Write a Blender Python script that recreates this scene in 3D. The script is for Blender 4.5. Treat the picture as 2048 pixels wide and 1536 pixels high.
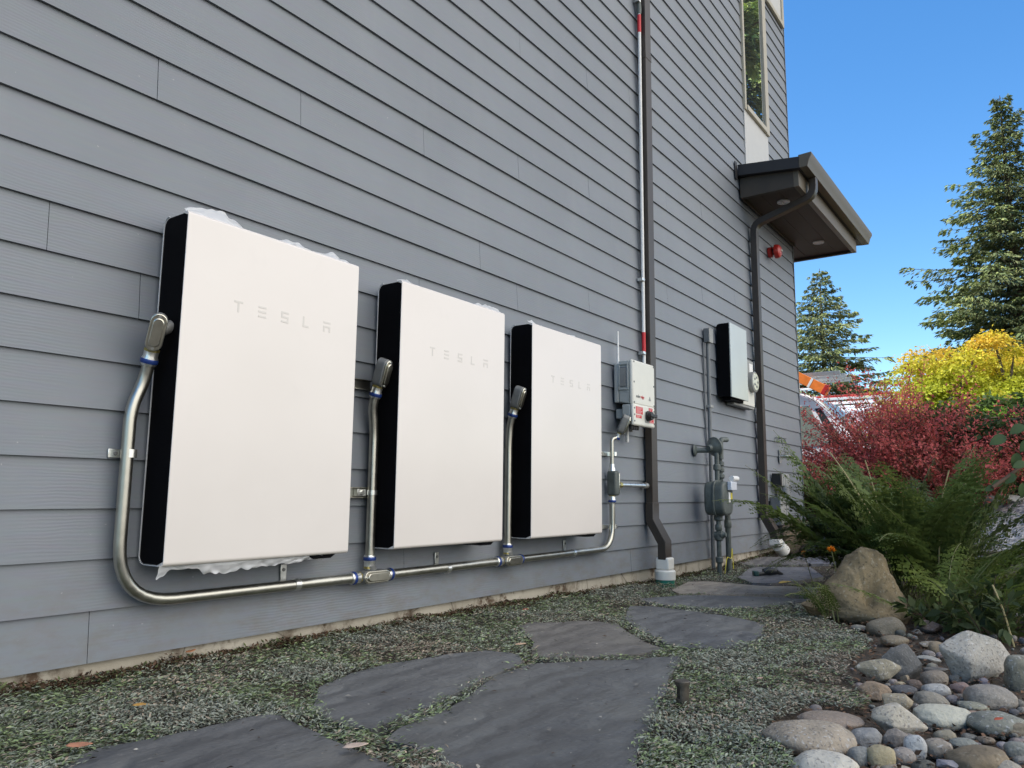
import bpy, bmesh, math, random
import numpy as np
from mathutils import Vector, Matrix, noise as mnoise

for o in list(bpy.data.objects):
    bpy.data.objects.remove(o)
SC = bpy.context.scene
COL = SC.collection
R = math.radians

# ------------------------------------------------------------------ camera
F_PX, YAW, PITCH, ROLL = 1528.557, 0.62488, 0.1406, 0.01021
CAM = np.array([-1.32955, -2.4415, 0.23993])
_f = np.array([math.cos(YAW) * math.cos(PITCH), math.sin(YAW) * math.cos(PITCH), math.sin(PITCH)])
_r = np.cross(_f, [0, 0, 1]); _r /= np.linalg.norm(_r)
_u = np.cross(_r, _f)
RIGHT = _r * math.cos(ROLL) + _u * math.sin(ROLL)
UP = -_r * math.sin(ROLL) + _u * math.cos(ROLL)
FWD = _f
cd = bpy.data.cameras.new('camera')
cam = bpy.data.objects.new('camera', cd)
COL.objects.link(cam)
cd.sensor_width = 36.0
cd.lens = F_PX / 2048 * 36.0
cd.clip_start = 0.05
cd.clip_end = 2000
M = Matrix.Identity(4)
for i in range(3):
    M[i][0], M[i][1], M[i][2], M[i][3] = RIGHT[i], UP[i], -FWD[i], CAM[i]
cam.matrix_world = M
SC.camera = cam

# ------------------------------------------------------------------ light
SUN_DIR = Vector((-0.28, 0.44, 0.85)).normalized()          # towards the sun, behind the house
SKY_STRENGTH = 0.15
CLOUD_FILL = 14.0
SUN = 4.8
EXPOSURE = 0.35
w = bpy.data.worlds.new('World'); SC.world = w
w.use_nodes = True
wn, wl = w.node_tree.nodes, w.node_tree.links
bg = wn['Background']
sky = wn.new('ShaderNodeTexSky'); sky.sky_type = 'NISHITA'; sky.sun_disc = False
sky.sun_elevation = math.asin(SUN_DIR.z)
sky.sun_rotation = math.atan2(SUN_DIR.x, SUN_DIR.y)
sky.altitude = 0; sky.air_density = 1.0; sky.dust_density = 0.0; sky.ozone_density = 2.2
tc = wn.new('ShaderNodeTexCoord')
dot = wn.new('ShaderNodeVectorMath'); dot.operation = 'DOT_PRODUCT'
fill_dir = Vector((0.10, -0.86, 0.50)).normalized()
dot.inputs[1].default_value = fill_dir
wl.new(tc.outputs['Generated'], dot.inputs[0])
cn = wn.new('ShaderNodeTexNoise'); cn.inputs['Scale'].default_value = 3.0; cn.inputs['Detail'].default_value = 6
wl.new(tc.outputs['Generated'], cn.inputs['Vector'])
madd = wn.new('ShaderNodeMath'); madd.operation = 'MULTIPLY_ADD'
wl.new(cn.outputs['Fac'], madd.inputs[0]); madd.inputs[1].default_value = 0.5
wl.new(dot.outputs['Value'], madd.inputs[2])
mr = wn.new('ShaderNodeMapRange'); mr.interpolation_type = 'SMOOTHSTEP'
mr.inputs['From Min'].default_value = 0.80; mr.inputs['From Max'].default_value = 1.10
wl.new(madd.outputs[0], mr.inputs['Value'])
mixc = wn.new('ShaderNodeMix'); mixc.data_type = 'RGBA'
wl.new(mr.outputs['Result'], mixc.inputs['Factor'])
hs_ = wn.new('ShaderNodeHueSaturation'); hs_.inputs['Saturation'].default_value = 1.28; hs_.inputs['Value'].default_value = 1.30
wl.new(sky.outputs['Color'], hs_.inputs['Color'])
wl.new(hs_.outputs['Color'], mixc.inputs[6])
mixc.inputs[7].default_value = (CLOUD_FILL * 1.0, CLOUD_FILL * 0.965, CLOUD_FILL * 0.92, 1)     # unseen white cloud added behind the camera to fill the shaded wall
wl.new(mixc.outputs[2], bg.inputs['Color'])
bg.inputs['Strength'].default_value = SKY_STRENGTH
sl = bpy.data.lights.new('sun', 'SUN'); sl.energy = SUN; sl.angle = R(0.5); sl.color = (1.0, 0.95, 0.86)
so = bpy.data.objects.new('sun', sl); COL.objects.link(so)
so.rotation_euler = (-SUN_DIR).to_track_quat('-Z', 'Y').to_euler()
so.location = (0, 10, 20)
SC.view_settings.view_transform = 'Standard'
SC.view_settings.look = 'None'
SC.view_settings.exposure = EXPOSURE
SC.view_settings.gamma = 1
SC.render.engine = 'CYCLES'
SC.cycles.use_denoising = True
SC.cycles.max_bounces = 6
SC.cycles.diffuse_bounces = 3
SC.cycles.glossy_bounces = 3
SC.cycles.transparent_max_bounces = 8
SC.cycles.caustics_reflective = False
SC.cycles.caustics_refractive = False

# ------------------------------------------------------------------ picture point -> point of the place
def ray(px, py):
    return FWD + RIGHT * (px - 1024) / F_PX - UP * (py - 768) / F_PX
def proj(P):
    d = np.asarray(P, float) - CAM
    return np.array([1024 + F_PX * (d @ RIGHT) / (d @ FWD), 768 - F_PX * (d @ UP) / (d @ FWD)])
def on_y(px, py, y):
    d = ray(px, py); return CAM + d * ((y - CAM[1]) / d[1])
def on_x(px, py, x):
    d = ray(px, py); return CAM + d * ((x - CAM[0]) / d[0])
def at_d(px, py, dist):
    d = ray(px, py); return CAM + d / math.hypot(d[0], d[1]) * dist
def sstep(a, b, v):
    t = np.clip((v - a) / (b - a), 0, 1); return t * t * (3 - 2 * t)
GX = [-60, 0, 2, 3.8, 5.2, 6.5, 7.7, 10, 16, 60]
GZ = [-.36, -.337, -.35, -.39, -.388, -.34, -.262, -.18, -.12, -.05]
def gz(x, y):
    b = np.interp(x, GX, GZ)
    rise = 0.62 * sstep(5.0, 10.0, x) * sstep(0.9, 2.6, -y)
    nearrise = 0.05 * sstep(1.9, 3.0, -y) * sstep(0.5, 2.0, x)
    return b + rise + nearrise
def on_g(px, py):
    d = ray(px, py)
    t = 0.5
    lo = None
    while t < 60:
        P = CAM + d * t
        if P[2] < gz(P[0], P[1]):
            lo = t; break
        t += 0.05
    if lo is None: lo = 60
    a, b = lo - 0.05, lo
    for _ in range(25):
        m = (a + b) / 2; P = CAM + d * m
        if P[2] < gz(P[0], P[1]): b = m
        else: a = m
    return CAM + d * b
def solve_y(x, z, px):
    a, b = -2.2, 0.6
    for _ in range(50):
        m = (a + b) / 2
        if proj((x, m, z))[0] > px: a = m
        else: b = m
    return (a + b) / 2

# ------------------------------------------------------------------ materials
def newmat(name):
    m = bpy.data.materials.new(name); m.use_nodes = True
    nt = m.node_tree; return m, nt.nodes, nt.links, nt.nodes['Principled BSDF']
def add_noise(n, l, scale, detail=4, vec=None, mapping=None, rough=0.55):
    t = n.new('ShaderNodeTexNoise'); t.inputs['Scale'].default_value = scale; t.inputs['Detail'].default_value = detail
    t.inputs['Roughness'].default_value = rough
    c = n.new('ShaderNodeTexCoord')
    src = c.outputs['Object']
    if mapping:
        mp = n.new('ShaderNodeMapping'); mp.inputs['Scale'].default_value = mapping
        l.new(src, mp.inputs['Vector']); src = mp.outputs['Vector']
    l.new(src, t.inputs['Vector'])
    return t
def ramp(n, l, src, stops):
    r = n.new('ShaderNodeValToRGB'); e = r.color_ramp.elements
    while len(e) < len(stops): e.new(0.5)
    for k, (p, c) in enumerate(stops):
        e[k].position = p; e[k].color = (c[0], c[1], c[2], 1) if hasattr(c, '__len__') else (c, c, c, 1)
    l.new(src, r.inputs['Fac']); return r
def mixrgb(n, l, fac, a, b, mode='MIX'):
    m = n.new('ShaderNodeMix'); m.data_type = 'RGBA'; m.blend_type = mode
    for s, v in ((m.inputs[0], fac), (m.inputs[6], a), (m.inputs[7], b)):
        if hasattr(v, 'is_linked') or hasattr(v, 'links'): l.new(v, s)
        elif hasattr(v, '__len__'): s.default_value = (v[0], v[1], v[2], 1)
        else: s.default_value = v
    return m.outputs[2]
def bump(n, l, bs, src, strength, dist=0.01, prev=None):
    b = n.new('ShaderNodeBump'); b.inputs['Strength'].default_value = strength; b.inputs['Distance'].default_value = dist
    l.new(src, b.inputs['Height'])
    if prev: l.new(prev.outputs['Normal'], b.inputs['Normal'])
    l.new(b.outputs['Normal'], bs.inputs['Normal']); return b
def mat(name, c, rough=0.5, metal=0.0, var=0.12, scale=12, bmp=0.0, bscale=None, spec=0.5, coat=0):
    m, n, l, bs = newmat(name)
    t = add_noise(n, l, scale)
    lo = [max(0, x * (1 - var)) for x in c]; hi = [min(1, x * (1 + var)) for x in c]
    r = ramp(n, l, t.outputs['Fac'], [(0.3, lo), (0.7, hi)])
    l.new(r.outputs['Color'], bs.inputs['Base Color'])
    bs.inputs['Roughness'].default_value = rough; bs.inputs['Metallic'].default_value = metal
    bs.inputs['Specular IOR Level'].default_value = spec
    bs.inputs['Coat Weight'].default_value = coat
    rr = n.new('ShaderNodeMapRange'); rr.inputs['To Min'].default_value = rough * 0.85; rr.inputs['To Max'].default_value = min(1, rough * 1.15)
    l.new(t.outputs['Fac'], rr.inputs['Value']); l.new(rr.outputs['Result'], bs.inputs['Roughness'])
    if bmp:
        t2 = add_noise(n, l, bscale or scale * 4); bump(n, l, bs, t2.outputs['Fac'], bmp)
    return m
def leafmat(name, trans=0.3, rough=0.6):
    m, n, l, bs = newmat(name)
    a = n.new('ShaderNodeAttribute'); a.attribute_name = 'Col'
    l.new(a.outputs['Color'], bs.inputs['Base Color'])
    bs.inputs['Roughness'].default_value = rough
    bs.inputs['Specular IOR Level'].default_value = 0.3
    if trans:
        tr = n.new('ShaderNodeBsdfTranslucent'); l.new(a.outputs['Color'], tr.inputs['Color'])
        mx = n.new('ShaderNodeMixShader'); mx.inputs[0].default_value = trans
        l.new(bs.outputs[0], mx.inputs[1]); l.new(tr.outputs[0], mx.inputs[2])
        l.new(mx.outputs[0], n['Material Output'].inputs['Surface'])
    return m

def siding_mat():
    m, n, l, bs = newmat('painted_siding')
    big = add_noise(n, l, 1.3, 3)
    fine = add_noise(n, l, 1.0, 6, mapping=(9, 9, 60))
    r = ramp(n, l, big.outputs['Fac'], [(0.3, (0.172, 0.191, 0.216)), (0.7, (0.200, 0.220, 0.246))])
    c = mixrgb(n, l, 0.10, r.outputs['Color'], fine.outputs['Color'], 'SOFT_LIGHT')
    specks = add_noise(n, l, 55, 2)
    sr = ramp(n, l, specks.outputs['Fac'], [(0.76, 0.0), (0.80, 1.0)])
    c2 = mixrgb(n, l, sr.outputs['Color'], c, (0.32, 0.33, 0.34))
    geo = n.new('ShaderNodeNewGeometry'); sp = n.new('ShaderNodeSeparateXYZ'); l.new(geo.outputs['Position'], sp.inputs[0])
    mr_ = n.new('ShaderNodeMapRange'); mr_.inputs['From Min'].default_value = -0.30; mr_.inputs['From Max'].default_value = 0.15; mr_.inputs['To Min'].default_value = 0.62; mr_.inputs['To Max'].default_value = 0.0
    l.new(sp.outputs['Z'], mr_.inputs['Value'])
    dn = add_noise(n, l, 7, 7, mapping=(1, 1, 2.2), rough=0.7); dr = ramp(n, l, dn.outputs['Fac'], [(0.45, 0.0), (0.72, 1.0)])
    dm_ = n.new('ShaderNodeMath'); dm_.operation = 'MULTIPLY'; l.new(mr_.outputs['Result'], dm_.inputs[0]); l.new(dr.outputs['Color'], dm_.inputs[1])
    stv = add_noise(n, l, 1, 4, mapping=(5, 5, 0.5)); str_ = ramp(n, l, stv.outputs['Fac'], [(0.55, 0.0), (0.8, 0.16)])
    c2 = mixrgb(n, l, str_.outputs['Color'], c2, (0.30, 0.31, 0.31))
    c2 = mixrgb(n, l, dm_.outputs[0], c2, (0.15, 0.125, 0.095))
    l.new(c2, bs.inputs['Base Color'])
    bs.inputs['Roughness'].default_value = 0.55
    g = add_noise(n, l, 1.0, 5, mapping=(3.0, 3.0, 70), rough=0.6)
    wv = n.new('ShaderNodeTexWave'); wv.wave_type = 'BANDS'; wv.bands_direction = 'Z'
    wv.inputs['Scale'].default_value = 30; wv.inputs['Distortion'].default_value = 7; wv.inputs['Detail'].default_value = 3; wv.inputs['Detail Scale'].default_value = 0.6
    tcn = n.new('ShaderNodeTexCoord'); mp = n.new('ShaderNodeMapping'); mp.inputs['Scale'].default_value = (0.35, 0.35, 1)
    l.new(tcn.outputs['Object'], mp.inputs['Vector']); l.new(mp.outputs['Vector'], wv.inputs['Vector'])
    pm = add_noise(n, l, 1.6, 2)
    pr = ramp(n, l, pm.outputs['Fac'], [(0.42, 0.0), (0.62, 1.0)])
    mm = n.new('ShaderNodeMath'); mm.operation = 'MULTIPLY'
    l.new(wv.outputs['Fac'], mm.inputs[0]); l.new(pr.outputs['Color'], mm.inputs[1])
    b1 = bump(n, l, bs, g.outputs['Fac'], 0.09, 0.004)
    bump(n, l, bs, mm.outputs[0], 0.13, 0.003, b1)
    return m
def foundation_mat():
    m, n, l, bs = newmat('stained_concrete')
    a = add_noise(n, l, 4, 6); b = add_noise(n, l, 14, 8, rough=0.7); c = add_noise(n, l, 3, 5, mapping=(1.5, 1.5, 0.5))
    r = ramp(n, l, a.outputs['Fac'], [(0.3, (0.36, 0.32, 0.25)), (0.7, (0.50, 0.46, 0.38))])
    st = ramp(n, l, b.outputs['Fac'], [(0.47, 0.0), (0.60, 1.0)])
    st2 = ramp(n, l, c.outputs['Fac'], [(0.44, 0.0), (0.56, 1.0)])
    mu = n.new('ShaderNodeMath'); mu.operation = 'MULTIPLY'
    l.new(st.outputs['Color'], mu.inputs[0]); l.new(st2.outputs['Color'], mu.inputs[1])
    k = mixrgb(n, l, mu.outputs[0], r.outputs['Color'], (0.10, 0.065, 0.04))
    v = n.new('ShaderNodeTexVoronoi'); v.feature = 'DISTANCE_TO_EDGE'; v.inputs['Scale'].default_value = 1.1
    tcn = n.new('ShaderNodeTexCoord'); l.new(tcn.outputs['Object'], v.inputs['Vector'])
    cr = ramp(n, l, v.outputs['Distance'], [(0.0, 0.8), (0.005, 0.0)])
    k2 = mixrgb(n, l, cr.outputs['Color'], k, (0.09, 0.07, 0.05))
    l.new(k2, bs.inputs['Base Color']); bs.inputs['Roughness'].default_value = 0.9
    bump(n, l, bs, b.outputs['Fac'], 0.4, 0.01); return m
def slate_mat():
    m, n, l, bs = newmat('slate_flagstone')
    oi = n.new('ShaderNodeObjectInfo')
    a = add_noise(n, l, 3.0, 8, rough=0.65); b = add_noise(n, l, 2.5, 6, mapping=(2.2, 9, 4), rough=0.6); d = add_noise(n, l, 60, 3)
    r = ramp(n, l, a.outputs['Fac'], [(0.3, (0.62, 0.62, 0.64)), (0.7, (1.2, 1.2, 1.18))])
    c = mixrgb(n, l, 1.0, oi.outputs['Color'], r.outputs['Color'], 'MULTIPLY')
    r2 = ramp(n, l, b.outputs['Fac'], [(0.35, (0.88, 0.88, 0.89)), (0.65, (1.08, 1.08, 1.06))])
    c2 = mixrgb(n, l, 1.0, c, r2.outputs['Color'], 'MULTIPLY')
    r3 = ramp(n, l, d.outputs['Fac'], [(0.66, 0.0), (0.74, 1.0)])
    c3 = mixrgb(n, l, r3.outputs['Color'], c2, (0.16, 0.155, 0.145))
    mo = add_noise(n, l, 1.4, 6, rough=0.7); mor = ramp(n, l, mo.outputs['Fac'], [(0.54, 0.0), (0.70, 0.45)])
    c3 = mixrgb(n, l, mor.outputs['Color'], c3, (0.105, 0.095, 0.072))
    lw = add_noise(n, l, 9, 8, rough=0.75); lwr = ramp(n, l, lw.outputs['Fac'], [(0.60, 0.0), (0.72, 0.5)])
    c3 = mixrgb(n, l, lwr.outputs['Color'], c3, (0.15, 0.155, 0.15))
    l.new(c3, bs.inputs['Base Color']); bs.inputs['Roughness'].default_value = 0.62
    wv = n.new('ShaderNodeTexWave'); wv.inputs['Scale'].default_value = 2.3; wv.inputs['Distortion'].default_value = 11; wv.inputs['Detail'].default_value = 5; wv.inputs['Detail Scale'].default_value = 1.3; wv.bands_direction = 'Y'
    tcn = n.new('ShaderNodeTexCoord'); l.new(tcn.outputs['Object'], wv.inputs['Vector'])
    b0 = bump(n, l, bs, wv.outputs['Fac'], 0.35, 0.03)
    b1 = bump(n, l, bs, b.outputs['Fac'], 0.5, 0.02, b0)
    bump(n, l, bs, d.outputs['Fac'], 0.15, 0.004, b1); return m
def rock_mat(name, speck=0.5, sscale=70, rough=0.85, dark=(0.05, 0.05, 0.05), light=(0.5, 0.5, 0.48), patch=0.35):
    m, n, l, bs = newmat(name)
    oi = n.new('ShaderNodeObjectInfo')
    a = add_noise(n, l, 7, 5); b = add_noise(n, l, sscale, 3); c = add_noise(n, l, sscale * 0.8, 3, mapping=(1, 1.3, 1.1))
    r = ramp(n, l, a.outputs['Fac'], [(0.3, (1 - patch, 1 - patch, 1 - patch * 1.1)), (0.7, (1 + patch, 1 + patch * 0.9, 1 + patch * 0.75))])
    k = mixrgb(n, l, 1.0, oi.outputs['Color'], r.outputs['Color'], 'MULTIPLY')
    d = ramp(n, l, b.outputs['Fac'], [(0.56, 0.0), (0.66, speck)])
    k2 = mixrgb(n, l, d.outputs['Color'], k, dark)
    e = ramp(n, l, c.outputs['Fac'], [(0.58, 0.0), (0.68, speck * 0.8)])
    k3 = mixrgb(n, l, e.outputs['Color'], k2, light)
    l.new(k3, bs.inputs['Base Color']); bs.inputs['Roughness'].default_value = rough
    b1 = bump(n, l, bs, b.outputs['Fac'], 0.35, 0.006); t2 = add_noise(n, l, 18, 6)
    bump(n, l, bs, t2.outputs['Fac'], 0.5, 0.02, b1); return m
def soil_mat():
    m, n, l, bs = newmat('garden_soil')
    a = add_noise(n, l, 2.2, 6); b = add_noise(n, l, 60, 5)
    r = ramp(n, l, a.outputs['Fac'], [(0.35, (0.045, 0.036, 0.026)), (0.65, (0.075, 0.058, 0.040))])
    r2 = ramp(n, l, b.outputs['Fac'], [(0.3, (0.55, 0.55, 0.55)), (0.75, (1.5, 1.45, 1.4))])
    k = mixrgb(n, l, 1.0, r.outputs['Color'], r2.outputs['Color'], 'MULTIPLY')
    l.new(k, bs.inputs['Base Color']); bs.inputs['Roughness'].default_value = 0.95
    bump(n, l, bs, b.outputs['Fac'], 0.8, 0.02); return m
def gravel_mat():
    m, n, l, bs = newmat('pale_gravel')
    v = n.new('ShaderNodeTexVoronoi'); v.inputs['Scale'].default_value = 16
    tcn = n.new('ShaderNodeTexCoord'); l.new(tcn.outputs['Object'], v.inputs['Vector'])
    r = ramp(n, l, v.outputs['Color'], [(0.1, (0.22, 0.20, 0.18)), (0.9, (0.50, 0.47, 0.44))])
    l.new(r.outputs['Color'], bs.inputs['Base Color']); bs.inputs['Roughness'].default_value = 0.9
    bump(n, l, bs, v.outputs['Distance'], 1.0, 0.05); return m
def galv_mat():
    m, n, l, bs = newmat('galvanised_steel')
    a = add_noise(n, l, 25, 4); b = add_noise(n, l, 5, 3)
    r = ramp(n, l, a.outputs['Fac'], [(0.3, (0.40, 0.40, 0.37)), (0.7, (0.56, 0.56, 0.52))])
    k = mixrgb(n, l, b.outputs['Fac'], r.outputs['Color'], (0.48, 0.465, 0.39))
    l.new(k, bs.inputs['Base Color']); bs.inputs['Metallic'].default_value = 1.0
    rr = n.new('ShaderNodeMapRange'); rr.inputs['To Min'].default_value = 0.26; rr.inputs['To Max'].default_value = 0.45
    l.new(a.outputs['Fac'], rr.inputs['Value']); l.new(rr.outputs['Result'], bs.inputs['Roughness']); return m
def glass_mat(name, tint=(0.02, 0.025, 0.025), refl=0.6):
    m, n, l, bs = newmat(name)
    bs.inputs['Base Color'].default_value = (*tint, 1); bs.inputs['Roughness'].default_value = 0.4
    g = n.new('ShaderNodeBsdfGlossy'); g.inputs['Roughness'].default_value = 0.01; g.inputs['Color'].default_value = (0.9, 0.95, 0.95, 1)
    t = add_noise(n, l, 1.4, 1)
    b = n.new('ShaderNodeBump'); b.inputs['Strength'].default_value = 0.015; b.inputs['Distance'].default_value = 0.02
    l.new(t.outputs['Fac'], b.inputs['Height']); l.new(b.outputs['Normal'], g.inputs['Normal'])
    mx = n.new('ShaderNodeMixShader'); mx.inputs[0].default_value = refl
    l.new(bs.outputs[0], mx.inputs[1]); l.new(g.outputs[0], mx.inputs[2])
    l.new(mx.outputs[0], n['Material Output'].inputs['Surface']); return m
def film_mat():
    m, n, l, bs = newmat('thin_plastic_film')
    bs.inputs['Base Color'].default_value = (0.90, 0.91, 0.92, 1); bs.inputs['Roughness'].default_value = 0.3
    tr = n.new('ShaderNodeBsdfTranslucent'); tr.inputs['Color'].default_value = (0.85, 0.87, 0.9, 1)
    mx = n.new('ShaderNodeMixShader'); mx.inputs[0].default_value = 0.45
    l.new(bs.outputs[0], mx.inputs[1]); l.new(tr.outputs[0], mx.inputs[2])
    l.new(mx.outputs[0], n['Material Output'].inputs['Surface']); return m

def panel_mat():
    m, n, l, bs = newmat('white_satin_panel')
    a = add_noise(n, l, 2.2, 3); b = add_noise(n, l, 9, 6, rough=0.7); c = add_noise(n, l, 160, 2)
    r = ramp(n, l, a.outputs['Fac'], [(0.3, (0.715, 0.672, 0.63)), (0.7, (0.75, 0.705, 0.665))])
    d = ramp(n, l, b.outputs['Fac'], [(0.60, 0.0), (0.78, 0.10)])
    k = mixrgb(n, l, d.outputs['Color'], r.outputs['Color'], (0.54, 0.51, 0.47))
    e = ramp(n, l, c.outputs['Fac'], [(0.78, 0.0), (0.82, 0.35)])
    k2 = mixrgb(n, l, e.outputs['Color'], k, (0.45, 0.42, 0.38))
    l.new(k2, bs.inputs['Base Color'])
    rr = n.new('ShaderNodeMapRange'); rr.inputs['To Min'].default_value = 0.22; rr.inputs['To Max'].default_value = 0.42
    l.new(b.outputs['Fac'], rr.inputs['Value']); l.new(rr.outputs['Result'], bs.inputs['Roughness'])
    bump(n, l, bs, a.outputs['Fac'], 0.05, 0.02); return m
MT = dict(
    siding=siding_mat(), foundation=foundation_mat(), slate=slate_mat(), soil=soil_mat(), gravel=gravel_mat(), galv=galv_mat(),
    rock=rock_mat('smooth_river_stone', 0.3, 140, patch=0.22), granite=rock_mat('speckled_granite', 0.6, 130, dark=(0.06, 0.06, 0.07), light=(0.6, 0.6, 0.58), patch=0.3),
    mossrock=rock_mat('lichen_boulder', 0.6, 60, dark=(0.06, 0.05, 0.03), light=(0.34, 0.31, 0.23), patch=0.5),
    battery=panel_mat(),
    batblack=mat('black_casing', (0.004, 0.004, 0.005), 0.65, spec=0.05, var=0.2), letter=mat('pale_grey_lettering', (0.655, 0.625, 0.585), 0.4, var=0.03),
    rim=mat('pale_rim', (0.45, 0.46, 0.47), 0.4), film=film_mat(),
    cast=mat('cast_zinc', (0.42, 0.40, 0.36), 0.42, 0.85, 0.2, 30, 0.08), dark_cast=mat('dark_cast_zinc', (0.20, 0.205, 0.20), 0.55, 0.4, 0.15, 30, 0.08),
    cover=mat('bright_cover_plate', (0.60, 0.58, 0.50), 0.3, 1.0, 0.12, 20), bluefit=mat('blue_compression_ring', (0.02, 0.05, 0.22), 0.35, 0.3),
    brass=mat('yellow_zinc', (0.45, 0.38, 0.14), 0.35, 0.8), zinc=mat('bright_zinc', (0.72, 0.73, 0.70), 0.3, 0.9, 0.1, 40),
    inverter=mat('cream_painted_metal', (0.66, 0.655, 0.59), 0.4, var=0.03), invside=mat('grey_cast_housing', (0.36, 0.385, 0.375), 0.5, var=0.06),
    fins=mat('cooling_grille', (0.17, 0.19, 0.22), 0.45, 0.4, 0.3, 40), red=mat('red_label', (0.55, 0.022, 0.03), 0.5, var=0.06), white=mat('white_paint', (0.74, 0.74, 0.72), 0.5, var=0.04),
    black=mat('black_plastic', (0.012, 0.012, 0.013), 0.45), brown=mat('brown_downspout_paint', (0.040, 0.032, 0.026), 0.45, var=0.2, scale=6), 
    fascia=mat('brown_fascia_paint', (0.105, 0.088, 0.062), 0.5, var=0.1), beam=mat('dark_brown_timber', (0.045, 0.036, 0.026), 0.6, var=0.2, scale=5),
    soffit=mat('brown_soffit', (0.050, 0.036, 0.027), 0.7, var=0.15), roofdark=mat('black_roof_edge', (0.018, 0.018, 0.02), 0.6),
    pvc=mat('white_pvc', (0.70, 0.69, 0.64), 0.4, var=0.06), green=mat('green_drain_pipe', (0.02, 0.20, 0.14), 0.45, var=0.15),
    winframe=mat('beige_window_frame', (0.42, 0.385, 0.30), 0.45, var=0.05), glass=glass_mat('window_glass', refl=.85), vanglass=glass_mat('vehicle_glass', (0.20, 0.22, 0.16), 0.3),  # vehicle glass tint paints in the greenish reflection of trees
    panel=mat('pale_wall_panel', (0.50, 0.50, 0.48), 0.5, var=0.03), gasgreen=mat('grey_green_gas_paint', (0.085, 0.100, 0.092), 0.5, var=0.25, scale=18, bmp=0.1),
    utility=mat('grey_utility_paint', (0.27, 0.275, 0.265), 0.55, var=0.12), utildark=mat('dark_grey_conduit', (0.14, 0.15, 0.155), 0.5, var=0.12),
    bell=mat('red_bell_paint', (0.42, 0.025, 0.02), 0.35), vanwhite=mat('white_van_paint', (0.75, 0.76, 0.78), 0.25, var=0.02, coat=0.5),
    orange=mat('orange_fibreglass', (0.78, 0.20, 0.03), 0.45), asphalt=mat('asphalt', (0.055, 0.055, 0.055), 0.9, var=0.25, scale=30, bmp=0.4),
    tyre=mat('tyre_rubber', (0.015, 0.015, 0.015), 0.8), bark=mat('bark', (0.10, 0.075, 0.05), 0.9, var=0.4, scale=14, bmp=0.6),
    twig=mat('brown_twig', (0.10, 0.06, 0.035), 0.8, var=0.3, scale=20), stalk=mat('fern_stalk', (0.16, 0.17, 0.06), 0.6, var=0.3, scale=20),
    bronze=mat('weathered_bronze', (0.075, 0.065, 0.05), 0.5, 0.3, 0.35, 40, 0.15), leaf=leafmat('leaves', 0.4), needle=leafmat('needles', 0.1, 0.7), cover_leaf=leafmat('groundcover_leaves', 0.15, 0.75),
    chip=leafmat('dry_litter', 0.05, 0.85), tool=mat('black_tool_body', (0.015, 0.018, 0.02), 0.4), teal=mat('teal_tool_body', (0.02, 0.07, 0.065), 0.45),
    clear=mat('clear_cover', (0.62, 0.66, 0.72), 0.15, var=0.1), yellow=mat('yellow_tag', (0.7, 0.6, 0.05), 0.5),
    wire=mat('grey_wire', (0.33, 0.33, 0.31), 0.6), face=mat('meter_face', (0.62, 0.63, 0.52), 0.25, var=0.25, scale=30),
)

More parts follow.
